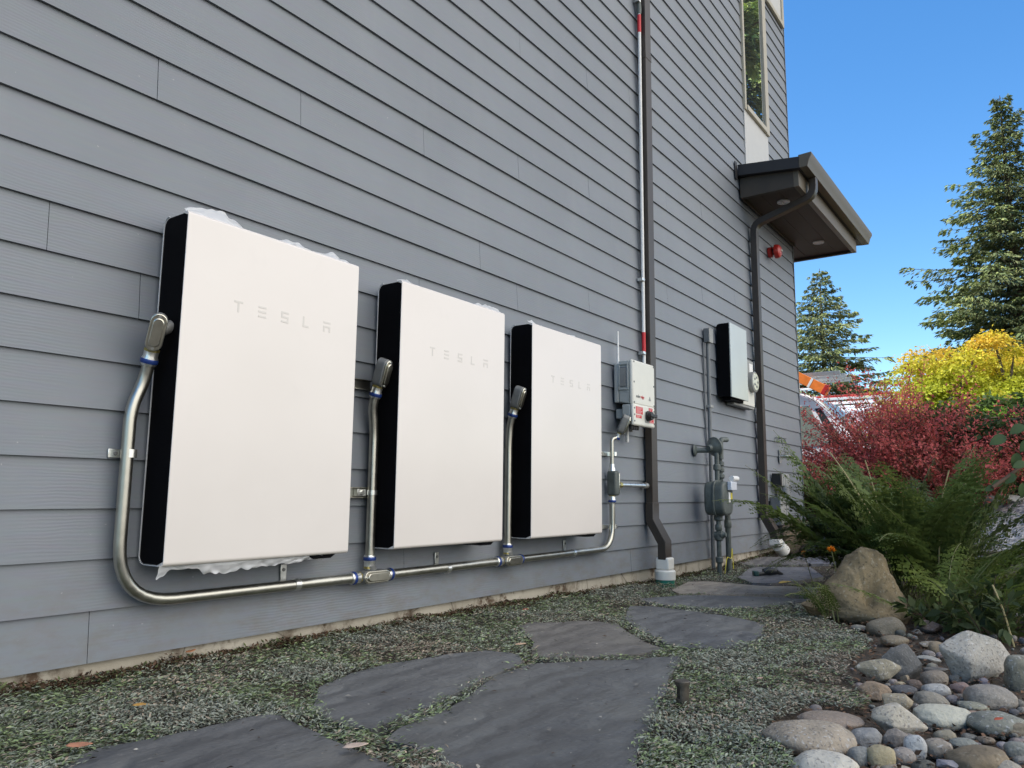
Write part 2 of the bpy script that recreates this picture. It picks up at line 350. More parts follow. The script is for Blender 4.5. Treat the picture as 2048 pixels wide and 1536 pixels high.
# ------------------------------------------------------------------ mesh building
class MB:
    def __init__(s): s.v, s.f = [], []
    def add(s, vs, fs):
        k = len(s.v); s.v += [tuple(map(float, p)) for p in vs]; s.f += [tuple(i + k for i in q) for q in fs]; return s
    def box(s, x0, x1, y0, y1, z0, z1):
        vs = [(x, y, z) for x in (x0, x1) for y in (y0, y1) for z in (z0, z1)]
        return s.add(vs, [(0, 1, 3, 2), (4, 6, 7, 5), (0, 4, 5, 1), (2, 3, 7, 6), (0, 2, 6, 4), (1, 5, 7, 3)])
    def obox(s, c, ax, ay, az):
        c, ax, ay, az = (np.array(q, float) for q in (c, ax, ay, az))
        vs = [c + i * ax + j * ay + k * az for i in (-1, 1) for j in (-1, 1) for k in (-1, 1)]
        return s.add(vs, [(0, 1, 3, 2), (4, 6, 7, 5), (0, 4, 5, 1), (2, 3, 7, 6), (0, 2, 6, 4), (1, 5, 7, 3)])
    def sweep(s, path, prof, n0=(0, -1, 0), caps=True):
        P = [np.array(p, float) for p in path]; m = len(prof); rings = []
        n = np.array(n0, float)
        for i, p in enumerate(P):
            t = P[min(i + 1, len(P) - 1)] - P[max(i - 1, 0)]; t /= np.linalg.norm(t)
            n = n - t * (n @ t); ln = np.linalg.norm(n)
            if ln < 1e-4: n = np.cross(t, [0.3, 0.5, 0.81]); ln = np.linalg.norm(n)
            n = n / ln; b = np.cross(t, n)
            sc = 1.0
            if 0 < i < len(P) - 1:
                a1 = P[i] - P[i - 1]; a1 /= np.linalg.norm(a1); sc = 1 / max(0.6, math.sqrt(max(0.01, (1 + a1 @ ((P[i + 1] - P[i]) / np.linalg.norm(P[i + 1] - P[i]))) / 2)))
                sc = 1.0 if m > 4 else sc
            rings.append([p + (n * u + b * v_) * sc for u, v_ in prof])
        vs = [q for r_ in rings for q in r_]; fs = []
        for i in range(len(P) - 1):
            for j in range(m):
                a, b2 = i * m + j, i * m + (j + 1) % m
                fs.append((a, b2, b2 + m, a + m))
        if caps:
            fs.append(tuple(range(m - 1, -1, -1))); fs.append(tuple((len(P) - 1) * m + j for j in range(m)))
        return s.add(vs, fs)
    def tube(s, path, r, n=14, caps=True):
        if len(path) < 2: return s
        rs = r if hasattr(r, '__len__') else [r] * len(path)
        P = [np.array(p, float) for p in path]; rings = []
        nn = None
        for i, p in enumerate(P):
            t = P[min(i + 1, len(P) - 1)] - P[max(i - 1, 0)]; t = t / (np.linalg.norm(t) + 1e-12)
            if nn is None:
                nn = np.cross(t, [0.31, 0.52, 0.79]); 
            nn = nn - t * (nn @ t); nn /= np.linalg.norm(nn); b = np.cross(t, nn)
            rings.append([p + rs[i] * (nn * math.cos(2 * math.pi * j / n) + b * math.sin(2 * math.pi * j / n)) for j in range(n)])
        vs = [q for q_ in rings for q in q_]; fs = []
        for i in range(len(P) - 1):
            for j in range(n):
                a, b2 = i * n + j, i * n + (j + 1) % n
                fs.append((a, b2, b2 + n, a + n))
        if caps:
            fs.append(tuple(range(n - 1, -1, -1))); fs.append(tuple((len(P) - 1) * n + j for j in range(n)))
        return s.add(vs, fs)
    def lathe(s, c, axis, prof, n=24):
        """prof: (distance along axis, radius)"""
        axis = np.array(axis, float); axis /= np.linalg.norm(axis)
        path = [np.array(c, float) + axis * h for h, _ in prof]
        a = np.cross(axis, [0.31, 0.52, 0.79]); a /= np.linalg.norm(a); b = np.cross(axis, a)
        vs = [p + max(r_, 1e-5) * (a * math.cos(2 * math.pi * j / n) + b * math.sin(2 * math.pi * j / n)) for p, (_, r_) in zip(path, prof) for j in range(n)]
        fs = []
        for i in range(len(prof) - 1):
            for j in range(n):
                q, w_ = i * n + j, i * n + (j + 1) % n
                fs.append((q, w_, w_ + n, q + n))
        fs.append(tuple(range(n - 1, -1, -1))); fs.append(tuple((len(prof) - 1) * n + j for j in range(n)))
        return s.add(vs, fs)
    def cyl(s, p0, p1, r, n=20): return s.tube([p0, p1], r, n)
    def prism(s, poly, d):
        """closed polygon of 3-D points pushed by the vector d"""
        d = np.array(d, float); n = len(poly); A = [np.array(p, float) for p in poly]
        vs = A + [p + d for p in A]
        fs = [tuple(range(n)), tuple(range(2 * n - 1, n - 1, -1))] + [(i, i + n, (i + 1) % n + n, (i + 1) % n) for i in range(n)]
        return s.add(vs, fs)
    def ball(s, c, r, n=12, sq=(1, 1, 1)):
        vs, fs = [], []
        for i in range(n // 2 + 1):
            th = math.pi * i / (n // 2)
            for j in range(n):
                ph = 2 * math.pi * j / n
                vs.append((c[0] + r * sq[0] * math.sin(th) * math.cos(ph), c[1] + r * sq[1] * math.sin(th) * math.sin(ph), c[2] + r * sq[2] * math.cos(th)))
        for i in range(n // 2):
            for j in range(n):
                a, b = i * n + j, i * n + (j + 1) % n
                fs.append((a, b, b + n, a + n))
        return s.add(vs, fs)

ORIG = {}
def finish(name, me, m, parent, sharp):
    if m: me.materials.append(m)
    o = bpy.data.objects.new(name, me); COL.objects.link(o)
    if parent is not None:
        o.parent = parent
    return o
def setprops(o, label=None, cat=None, group=None, kind=None):
    if label: o['label'] = label
    if cat: o['category'] = cat
    if group: o['group'] = group
    if kind: o['kind'] = kind
    return o
def thing(name, label, cat, loc, group=None):
    o = bpy.data.objects.new(name, None); COL.objects.link(o); o.location = tuple(map(float, loc)); o.empty_display_size = 0.1
    ORIG[o] = np.array(loc, float); return setprops(o, label, cat, group)
def root_origin(o):
    while o.parent is not None: o = o.parent
    return ORIG.get(o, np.zeros(3))
def obj(name, mb, m, parent=None, bev=0, seg=2, smooth=True, label=None, sub=0, angle=35):
    me = bpy.data.meshes.new(name)
    V = np.array(mb.v)
    org = np.zeros(3)
    if parent is not None: org = root_origin(parent)
    else:
        org = np.array([V[:, 0].mean(), V[:, 1].mean(), V[:, 2].min()])
    V = V - org
    me.from_pydata([tuple(p) for p in V], [], mb.f); me.validate(); me.update()
    bm = bmesh.new(); bm.from_mesh(me); bmesh.ops.recalc_face_normals(bm, faces=bm.faces); bm.to_mesh(me); bm.free()
    if smooth:
        me.polygons.foreach_set('use_smooth', [True] * len(me.polygons)); me.set_sharp_from_angle(angle=R(angle))
    o = finish(name, me, m, parent, smooth)
    if parent is None: o.location = org; ORIG[o] = org
    if bev:
        b = o.modifiers.new('bevel', 'BEVEL'); b.width = bev; b.segments = seg; b.limit_method = 'ANGLE'; b.angle_limit = R(40); b.harden_normals = False
    if sub:
        q = o.modifiers.new('subdivision', 'SUBSURF'); q.levels = sub; q.render_levels = sub
    if label: o['label'] = label
    return o
def solo(name, mb, m, label, cat, group=None, **k):
    o = obj(name, mb, m, None, **k); return setprops(o, label, cat, group)
def struct(name, mb, m, **k):
    o = obj(name, mb, m, None, **k); return setprops(o, kind='structure')
def quads(name, V, m, parent=None, cols=None, F=None):
    """V (N,4,3): one quad each, cols (N,3)"""
    N = len(V); me = bpy.data.meshes.new(name)
    org = root_origin(parent) if parent is not None else np.zeros(3)
    P = (V.reshape(-1, 3) - org).astype(np.float32)
    me.vertices.add(N * 4); me.vertices.foreach_set('co', P.ravel())
    me.loops.add(N * 4); me.loops.foreach_set('vertex_index', np.arange(N * 4, dtype=np.int32))
    me.polygons.add(N); me.polygons.foreach_set('loop_start', np.arange(0, N * 4, 4, dtype=np.int32))
    me.polygons.foreach_set('loop_total', np.full(N, 4, dtype=np.int32))
    if cols is not None:
        a = me.color_attributes.new('Col', 'FLOAT_COLOR', 'POINT')
        c = np.ones((N * 4, 4), np.float32); c[:, :3] = np.repeat(cols, 4, axis=0); a.data.foreach_set('color', c.ravel())
    me.update(calc_edges=True); me.validate()
    return finish(name, me, m, parent, False)
def leaves(pos, d, nrm, L, Wd, fold=0.15, curl=0.0):
    """rhombic leaves: base, side, tip, side"""
    d = d / (np.linalg.norm(d, axis=1, keepdims=True) + 1e-9)
    s = np.cross(d, nrm); s /= (np.linalg.norm(s, axis=1, keepdims=True) + 1e-9)
    n = np.cross(s, d)
    L = np.asarray(L).reshape(-1, 1); Wd = np.asarray(Wd).reshape(-1, 1)
    mid = pos + d * L * 0.45
    V = np.stack([pos, mid + s * Wd * .5 + n * Wd * fold, pos + d * L - n * L * curl, mid - s * Wd * .5 + n * Wd * fold], axis=1)
    return V
def rnd(seed): return np.random.default_rng(seed)
def unit(g, n):
    v = g.normal(size=(n, 3)); return v / np.linalg.norm(v, axis=1, keepdims=True)
def fillet(pts, r, seg=8):
    P = [np.array(p, float) for p in pts]; out = [P[0]]
    for i in range(1, len(P) - 1):
        a, b, c = P[i - 1], P[i], P[i + 1]
        u = (a - b); v = (c - b); lu, lv = np.linalg.norm(u), np.linalg.norm(v); u /= lu; v /= lv
        k = min(r if not hasattr(r, '__len__') else r[i - 1], lu * .49, lv * .49)
        p0, p1 = b + u * k, b + v * k
        for j in range(seg + 1):
            t = j / seg; out.append((1 - t) ** 2 * p0 + 2 * t * (1 - t) * b + t * t * p1)
    out.append(P[-1]); return out
def inpoly(pts, poly):
    x, y = pts[:, 0], pts[:, 1]; c = np.zeros(len(pts), bool); n = len(poly)
    for i in range(n):
        x0, y0 = poly[i]; x1, y1 = poly[(i + 1) % n]
        k = ((y0 > y) != (y1 > y)) & (x < (x1 - x0) * (y - y0) / ((y1 - y0) + 1e-12) + x0)
        c ^= k
    return c
def vnoise(P, s):
    return np.array([mnoise.noise(Vector((p[0] * s, p[1] * s, p[2] * s if len(p) > 2 else 0))) for p in P])

# ================================================================== SETTING
def ground():
    xs = np.concatenate([np.linspace(-150, -8, 12), np.linspace(-7, -1.1, 18), np.linspace(-1, 9, 150), np.linspace(9.3, 20, 40), np.linspace(22, 600, 24)])
    ys = np.concatenate([np.linspace(-500, -12, 16), np.linspace(-11, -4.2, 16), np.linspace(-4, 0.3, 80), np.linspace(.6, 12, 20), np.linspace(14, 500, 14)])
    X, Y = np.meshgrid(xs, ys, indexing='ij'); Z = gz(X, Y)
    pts = np.stack([X.ravel(), Y.ravel(), Z.ravel()], 1)
    near = (np.abs(X.ravel() - 4) < 8) & (Y.ravel() < .5) & (Y.ravel() > -5)
    nz = np.zeros(len(pts)); nz[near] = vnoise(pts[near][:, :2], 5) * 0.007 + vnoise(pts[near][:, :2], 17) * .004
    pts[:, 2] += nz - .008
    nx, ny = len(xs), len(ys)
    mb = MB(); mb.v = [tuple(p) for p in pts]
    mb.f = [(i * ny + j, (i + 1) * ny + j, (i + 1) * ny + j + 1, i * ny + j + 1) for i in range(nx - 1) for j in range(ny - 1)]
    return struct('ground', mb, MT['soil'])
ground()
def sheet(name, x0, x1, y0, y1, m, lift, step=0.3, edge=0.0):
    xs = np.arange(x0, x1 + step / 2, step); ys = np.arange(y0, y1 + step / 2, step); mb = MB()
    for x in xs:
        for y in ys: mb.v.append((x, y, gz(x, y) + lift))
    ny = len(ys)
    mb.f = [(i * ny + j, (i + 1) * ny + j, (i + 1) * ny + j + 1, i * ny + j + 1) for i in range(len(xs) - 1) for j in range(ny - 1)]
    return struct(name, mb, m)
sheet('driveway', 11.6, 40, 0.0, 30, MT['asphalt'], 0.012, 0.8)
sheet('gravel_bed', 6.6, 11.4, -5.5, -1.2, MT['gravel'], 0.012, 0.2)

# ------------------------------------------------------------------ house
EXPO = 0.1543; Z0 = -0.286; XC = 7.75; XL = -7.0; ZT = 6.6
house = thing('house', 'grey clapboard house whose tall side wall fills the left of the picture', 'house', (0, 0, -.35))
JOINTS = [(316, 162), (602, 221), (848, 285), (1037, 341), (1178, 397), (1040, 93), (1174, 165), (1259, 203), (279, 600), (840, 562), (1035, 598), (1178, 618),
          (1400, 266), (1333, 402), (1403, 425), (1335, 597), (1405, 597), (1470, 605), (177, 1275), (1262, 1121), (808, 1118), (95, 470), (960, 520)]
WINX0, WINX1, WINZ = 6.13, 6.93, 3.42
joints = {}
for px, py in JOINTS:
    P = on_y(px, py, 0.004); joints.setdefault(int((P[2] - Z0) // EXPO), []).append(P[0])
rj = random.Random(5)
wall = MB()
ncourse = int((ZT - Z0) / EXPO) + 1
for k in range(-0, ncourse):
    za = Z0 + k * EXPO; zb = za + EXPO
    cuts = sorted(joints.get(k, []))
    for extra in (rj.uniform(-6, -1.2), rj.uniform(-4, -1)):
        cuts.append(extra)
    if za > 4.4: cuts.append(rj.uniform(0, 5))
    cuts = sorted(cuts)
    spans = []
    a = XL
    for c in cuts + [XC]:
        spans.append((a, c - .0011)); a = c + .0011
    hole = []
    if zb > WINZ: hole.append((WINX0, WINX1))
    out = []
    for s, e in spans:
        segs = [(s, e)]
        for h0, h1 in hole:
            ns = []
            for q0, q1 in segs:
                if q1 <= h0 or q0 >= h1: ns.append((q0, q1))
                else:
                    if q0 < h0: ns.append((q0, h0))
                    if q1 > h1: ns.append((h1, q1))
            segs = ns
        out += segs
    for s, e in out:
        if k < 2:
            e = min(e, 6.99)
            if e <= s: continue
        zt = min(zb + .012, ZT + .02)
        jig = rj.uniform(-.0006, .0006)
        wall.add([(s, jig, za), (e, jig, za), (e, .0125 + jig, zt), (s, .0125 + jig, zt), (s, .016, za + .0005), (e, .016, za + .0005)],
                 [(0, 1, 2, 3), (0, 4, 5, 1), (0, 3, 4), (1, 5, 2)])
obj('wall', wall, MT['siding'], house, smooth=False)
core = MB().box(XL, XC - .004, .0175, 7.5, -.284, ZT)
obj('side_wall', core, MT['siding'], house, smooth=False)
fd = MB().box(XL, 6.99, .022, .3, -.9, -.2845)
fd.box(6.99, XC - .02, .022, .3, -.9, .021)
obj('foundation', fd, MT['foundation'], house, smooth=False)
obj('roof', MB().box(XL - .3, XC + .25, -.02 + .035, 7.8, ZT + .001, ZT + .10), MT['roofdark'], house, smooth=False)
# corner trim strip
obj('corner_trim', MB().box(XC - .003, XC + .012, -.004, .05, -.1, ZT), MT['utildark'], house, smooth=False)
# tall window and pale panel under it
wz0 = on_y(1536, 268, -.03)[2]
wf = MB()
fw = .075
wx0, wx1 = WINX0 + .004, WINX1 - .004
wf.box(wx0, wx0 + fw * .6, -.02, .02, wz0, 6.56).box(wx1 - fw * 1.5, wx1, -.028, .02, wz0, 6.56)
wf.box(wx0 + fw * .6, wx1 - fw * 1.5, -.034, .02, wz0, wz0 + fw * .8)
win = obj('window', wf, MT['winframe'], house, bev=.006)
obj('pane', MB().box(wx0 + fw * .6, wx1 - fw * 1.5, -.006, .0, wz0 + fw * .8, 6.56), MT['glass'], win, smooth=False)
obj('wall_panel', MB().box(wx0, wx1, -.004, .02, WINZ - .05, wz0 - .001), MT['panel'], house, smooth=False)
# second window right of it, only its lower end in view
P0 = on_y(1537, 12, -.02); P1 = on_y(1561, 48, -.02)
w2 = MB(); a0, a1, zz = WINX1 + .09, XC - .06, P1[2]
w2.box(a0, a0 + .05, -.03, .0, zz, 6.56).box(a1 - .07, a1, -.03, .0, zz, 6.56).box(a0 + .05, a1 - .07, -.034, .0, zz, zz + .06)
win2 = obj('window', w2, MT['winframe'], house, bev=.005)
obj('pane', MB().box(a0 + .05, a1 - .07, -.012, -.002, zz + .06, 6.56), MT['panel'], win2, smooth=False)

# porch roof
xa = on_y(1472, 330, 0)[0]; zr = on_y(1472, 330, 0)[2]; zrl = on_y(1472, 354, 0)[2]
YO = solve_y(xa, zr - .06, 1620); zo = zr - .065
XE = on_y(1742, 468, YO)[0]
print('porch', xa, zr, zrl, YO, XE)
pr = MB()
def slab(mb, x0, x1, y0, y1, zt0, zt1, th):
    mb.add([(x0, y0, zt0), (x1, y0, zt0), (x1, y1, zt1), (x0, y1, zt1), (x0, y0, zt0 - th), (x1, y0, zt0 - th), (x1, y1, zt1 - th), (x0, y1, zt1 - th)],
           [(0, 1, 2, 3), (7, 6, 5, 4), (0, 4, 5, 1), (1, 5, 6, 2), (2, 6, 7, 3), (3, 7, 4, 0)])
slab(pr, xa, XE, YO + .10, -.014, zo, zr, .115)
if XE > XC: slab(pr, XC + .02, XE, -.014, .9, zr, zr, .115)
porch = obj('porch_roof', pr, MT['roofdark'], house, bev=.004)
gt = MB()
prof = [(YO + .11, zo + .015), (YO - .01, zo + .02), (YO - .012, zo - .01), (YO + .012, zo - .05), (YO + .03, zo - .115), (YO + .098, zo - .115), (YO + .11, zo - .10)]
gt.prism([(xa, y, z) for y, z in prof], (XE - xa, 0, 0))
obj('gutter', gt, MT['fascia'], porch, bev=.003)
zbm = on_y(1480, 397, -.01)[2]; xb0 = on_y(1480, 397, -.01)[0]
YB = solve_y(xb0, zbm, 1598); XB = on_y(1713, 500, YB)[0]
print('beam', zbm, xb0, YB, XB)
bmz = zr - .125
bt = .05
obj('side_beam', MB().box(xb0, xb0 + bt, YB + bt, -.013, zbm, bmz), MT['beam'], porch, bev=.003)
obj('side_beam', MB().box(XB - bt, XB, YB + bt, .85, zbm + .0, bmz), MT['beam'], porch, bev=.003)
obj('front_beam', MB().box(xb0, XB, YB, YB + bt, zbm - .001, bmz - .02), MT['fascia'], porch, bev=.003)
sf = MB()
ys_ = np.linspace(YB + bt, -.014, 4)
for i in range(3): sf.box(xb0 + bt, XB - bt, ys_[i] + .001, ys_[i + 1] - .001, zbm + .028, zbm + .05)
if XB > XC: sf.box(XC + .02, XB - bt, -.008, .84, zbm + .028, zbm + .05)
obj('soffit', sf, MT['soffit'], porch, smooth=False)
obj('soffit_trim', MB().box(xb0 + bt, XC, -.03, -.0145, zbm - .005, zbm + .027), MT['beam'], porch, smooth=False)
def on_z(px, py, z):
    d = ray(px, py); return CAM + d * ((z - CAM[2]) / d[2])
lp = on_z(1567, 404, zbm + .02)
dl = MB().lathe((lp[0], lp[1], zbm + .027), (0, 0, -1), [(0, .062), (.012, .062), (.014, .05), (.006, .045), (.004, .0)], 24)
d1 = obj('recessed_light', dl, MT['white'], porch)
for s in (-1, 1): obj('bulb', MB().ball((lp[0] + s * .018, lp[1] + .01, zbm + .012), .012, 10), MT['zinc'], d1)
lp = on_z(1637, 485, zbm + .02)
obj('recessed_light', MB().lathe((lp[0], lp[1], zbm + .027), (0, 0, -1), [(0, .062), (.012, .062), (.014, .05), (.006, .045), (.004, .0)], 24), MT['white'], porch)
# flashing where the roof meets the wall
obj('flashing', MB().box(xa - .06, xa, -.012, -.004, zr - .16, zr + .02), MT['roofdark'], porch, smooth=False)

# ------------------------------------------------------------------ downspouts
def rect(a, b): return [(a, b), (a, -b), (-a, -b), (-a, b)]
yd = -.066
dx0 = on_y(1297.5, 500, yd)[0]; dx1 = on_y(1308.5, 500, yd)[0]; dxc = (dx0 + dx1) / 2
print('downspout', dx0, dx1)
hw = max(.035, (dx1 - dx0) / 2)
e0 = on_y(1303, 1040, -.06); e1 = on_y(1319, 1085, -.10); e2 = on_y(1327, 1117, -.11)
dso = thing('downspout', 'tall dark brown square downspout running past the cream inverter box', 'downspout', (dxc, -.055, -.2))
obj('pipe', MB().sweep([(dxc, -.040, e0[2] + .1), (dxc, -.040, 6.59)], rect(.026, hw)), MT['brown'], dso, bev=.004)
obj('elbow', MB().sweep([(dxc, -.040, e0[2] + .12), (dxc, -.040, e0[2]), (dxc + .01, -.125, e1[2]), (dxc + .01, -.125, e2[2] - .005)], rect(.030, hw + .004)), MT['brown'], dso, bev=.004)
for z in (3.55,): obj('joint_band', MB().sweep([(dxc, -.040, z), (dxc, -.040, z + .05)], rect(.0285, hw + .003)), MT['brown'], dso, bev=.003)
dz = e2[2]
drn = thing('drain_adapter', 'white plastic drain adapter on a green pipe under the inverter downspout', 'drain pipe', (dxc + .01, -.125, -.4))
obj('collar', MB().sweep([(dxc + .01, -.125, dz + .01), (dxc + .01, -.125, dz - .075)], rect(.05, .05)), MT['pvc'], drn, bev=.012, seg=3)
obj('cup', MB().lathe((dxc + .01, -.125, dz - .13), (0, 0, 1), [(-.01, .072), (.045, .073), (.055, .066), (.056, .04)], 28), MT['pvc'], drn)
obj('green_pipe', MB().lathe((dxc + .01, -.125, dz - .24), (0, 0, 1), [(0, .064), (.12, .064)], 28), MT['green'], drn)
# second
ydd = -.075
q0 = on_y(1516, 600, ydd)[0]; q1 = on_y(1525, 600, ydd)[0]; qc = q0 + .04
print('downspout2', q0, q1)
top = on_y(1508, 456, -.045); bot = on_y(1526, 1025, -.05)
g0 = on_y(1637, 350, YO + .07)
gx = qc
ztop = on_y(1511, 452, -.05)[2]
path = fillet([(gx, YO + .065, zo - .10), (gx, YO + .065, zbm - .02), (qc, -.05, ztop), (qc, -.05, bot[2])], .09, 5)
ds2 = thing('downspout', 'dark brown downspout curving back from the porch gutter to the wall', 'downspout', (qc, -.05, -.3))
obj('pipe', MB().sweep(path, rect(.032, .04), n0=(0, -1, 0)), MT['brown'], ds2, bev=.004)
b2 = on_y(1541, 1082, -.12)
obj('elbow', MB().sweep([(qc, -.05, bot[2] + .03), (qc, -.05, bot[2] - .02), (qc + .03, -.13, b2[2] + .08), (qc + .035, -.14, b2[2])], rect(.037, .045)), MT['brown'], ds2, bev=.004)
dr2 = thing('drain_adapter', 'white plastic drain elbow at the foot of the porch downspout', 'drain pipe', (qc, -.14, -.35))
obj('collar', MB().sweep([(qc + .035, -.14, b2[2] + .015), (qc + .035, -.14, b2[2] - .05)], rect(.055, .055)), MT['pvc'], dr2, bev=.012, seg=3)
obj('cup', MB().lathe((qc + .06, -.155, b2[2] - .045), (.75, -.25, -.6), [(0, .062), (.10, .064), (.105, .055), (.03, .05)], 24), MT['pvc'], dr2)

# ------------------------------------------------------------------ wall batteries
BW, BH, BD = .753, 1.15, .165
BX = [0.0, 1.0045, 2.0105]
def glyphs(x, z, h, y):
    """five spaced letters drawn as bars: T E S L A"""
    t = h * .17; wd = h * .86; gap = .098; th = .0008; ms_ = []
    def bar(x0, x1, z0, z1): ms_[-1].box(x0, x1, y - th, y + .001, z0, z1)
    xs = [x + i * gap for i in range(5)]
    ms_.append(MB()); bar(xs[0], xs[0] + wd, z + h - t, z + h); bar(xs[0] + wd / 2 - t / 2, xs[0] + wd / 2 + t / 2, z, z + h - t)
    ms_.append(MB())
    for q in (0, .5, 1): bar(xs[1], xs[1] + wd * .95, z + (h - t) * q, z + (h - t) * q + t)
    e = xs[2]; ms_.append(MB())
    for q in (0, .5, 1): bar(e, e + wd * .95, z + (h - t) * q, z + (h - t) * q + t)
    bar(e, e + t, z + h / 2 + t / 2, z + h - t); bar(e + wd * .95 - t, e + wd * .95, z + t, z + h / 2 - t / 2)
    ms_.append(MB()); bar(xs[3], xs[3] + t, z, z + h); bar(xs[3] + t, xs[3] + wd * .8, z, z + t)
    ms_.append(MB()); bar(xs[4], xs[4] + wd, z + h - t, z + h); bar(xs[4], xs[4] + wd, z + h * .58 - t, z + h * .58)
    bar(xs[4], xs[4] + t, z, z + h * .58 - t); bar(xs[4] + wd - t, xs[4] + wd, z, z + h * .58 - t)
    return ms_
def roundbox_yz(mb, x0, x1, y0, y1, z0, z1, r, n=6):
    """box whose back corners (y1) are rounded in the y-z outline"""
    pl = [(y0, z0)]
    for i in range(n + 1):
        a = -math.pi / 2 + math.pi / 2 * i / n; pl.append((y1 - r + r * math.cos(a), z0 + r + r * math.sin(a)))
    for i in range(n + 1):
        a = math.pi / 2 * i / n; pl.append((y1 - r + r * math.cos(a), z1 - r + r * math.sin(a)))
    pl.append((y0, z1))
    mb.prism([(x0, y, z) for y, z in pl], (x1 - x0, 0, 0)); return mb
def film_strip(edge, seed, hang=1.0, droop=False):
    """crumpled film: strip following an edge function t -> (x,y,z) with (t, height) keys"""
    g = random.Random(seed); n = 90; m = 7; mb = MB()
    keys = edge['keys']
    ts = np.linspace(0, 1, n); hs = np.interp(ts, [k[0] for k in keys], [k[1] for k in keys])
    for i, t in enumerate(ts):
        h = hs[i] * (1 + .30 * mnoise.noise(Vector((t * 24, seed, 0)))) 
        for j in range(m):
            s = j / (m - 1)
            x = edge['x0'] + (edge['x1'] - edge['x0']) * t + .006 * mnoise.noise(Vector((t * 25, s * 3, seed + 3)))
            wob = .011 * mnoise.noise(Vector((t * 22, s * 4, seed))) * (.3 + s)
            y = edge['y'] + (edge['dy'] * s) + wob * .8
            z = edge['z'] + (h * s if not droop else -h * s) + .003 * mnoise.noise(Vector((t * 26, s * 3, seed + 9))) * s
            mb.v.append((x, y, z))
    for i in range(n - 1):
        for j in range(m - 1):
            a = i * m + j; mb.f.append((a, a + m, a + m + 1, a + 1))
    return mb
TOPK = [[(0, .02), (.06, .04), (.12, .046), (.2, .05), (.27, .036), (.31, .010), (.5, .012), (.55, .028), (.64, .032), (.7, .016), (.8, .022), (.86, .042), (.9, .022), (.96, .024), (1, .012)],
        [(0, .012), (.05, .024), (.1, .028), (.17, .004), (.4, .003), (.7, .008), (.76, .026), (.84, .03), (.93, .034), (.99, .03), (1, .0)],
        [(0, .02), (.06, .03), (.1, .012), (.2, .018), (.3, .006), (.5, .014), (.65, .022), (.75, .008), (.9, .006), (1, .002)]]
BLAB = ['white wall battery nearest the camera, torn film hanging from its bottom edge', 'middle white wall battery of the three, clean bottom edge and one raised film corner', 'white wall battery beside the cream inverter, farthest of the three']
for k, x in enumerate(BX):
    b = thing('wall_battery', BLAB[k], 'home battery', (x + BW / 2, -.02, 0), 'white wall batteries in a row')
    obj('casing', roundbox_yz(MB(), x + .003, x + BW - .003, -BD + .005, -.022, .005, BH - .005, .028), MT['batblack'], b)
    for xx in (x + .001, x + BW - .003):
        pl = [(-BD + .014, .001)]
        path = []
        r = .03; n = 6
        path.append((xx, -BD + .03, .001))
        for i in range(n + 1):
            a = -math.pi / 2 + math.pi / 2 * i / n; path.append((xx, -.02 - r + r * math.cos(a), .001 + r + r * math.sin(a)))
        for i in range(n + 1):
            a = math.pi / 2 * i / n; path.append((xx, -.02 - r + r * math.cos(a), BH - .001 - r + r * math.sin(a)))
        obj('rim', MB().tube(path, .0022, 6), MT['rim'], b)
    fr = MB()
    # front cover with softly folded top and bottom edges
    pl = []
    rr = .014
    y0, y1 = -BD, -BD + .004
    for i in range(7):
        a = math.pi + math.pi / 2 * i / 6; pl.append((y0 + rr + rr * math.cos(a), rr + rr * math.sin(a)))
    pl += [(y1 + .03, 0.0), (y1 + .03, .004), (y1, .016), (y1, BH - .016), (y1 + .03, BH - .004), (y1 + .03, BH)]
    for i in range(7):
        a = math.pi / 2 + math.pi / 2 * i / 6; pl.append((y0 + rr + rr * math.cos(a), BH - rr + rr * math.sin(a)))
    fr.prism([(x, yy, zz_) for yy, zz_ in pl], (BW, 0, 0))
    fcv = obj('front_cover', fr, MT['battery'], b, bev=.0012, angle=50)
    for q_ in glyphs(x + .190, .845, .040, -BD): obj('letter', q_, MT['letter'], fcv, smooth=False)
    obj('film', film_strip(dict(x0=x + .004, x1=x + BW - .002, y=-BD + .01, dy=.03, z=BH - .006, keys=TOPK[k]), 3 + 7 * k), MT['film'], b, angle=179, sub=1, label='crumpled translucent film left along the top edge')
    if k == 0:
        obj('film', film_strip(dict(x0=x - .006, x1=x + BW * .9, y=-BD + .012, dy=.012, z=.008, keys=[(0, .05), (.03, .045), (.06, .02), (.2, .022), (.24, .04), (.3, .046), (.5, .036), (.75, .03), (.9, .022), (.95, .03), (1, .0)]), 41, droop=True), MT['film'], b, angle=179, sub=1, label='torn white film hanging below the bottom edge')
    # little black mounting foot under the right corner
    obj('mounting_foot', MB().add([(x + .56, -.15, .004), (x + .71, -.15, .004), (x + .68, -.15, -.014), (x + .60, -.15, -.014), (x + .56, -.05, .004), (x + .71, -.05, .004), (x + .68, -.05, -.014), (x + .60, -.05, -.014)],
                                [(0, 1, 2, 3), (4, 7, 6, 5), (0, 4, 5, 1), (1, 5, 6, 2), (2, 6, 7, 3), (3, 7, 4, 0)]), MT['batblack'], b)

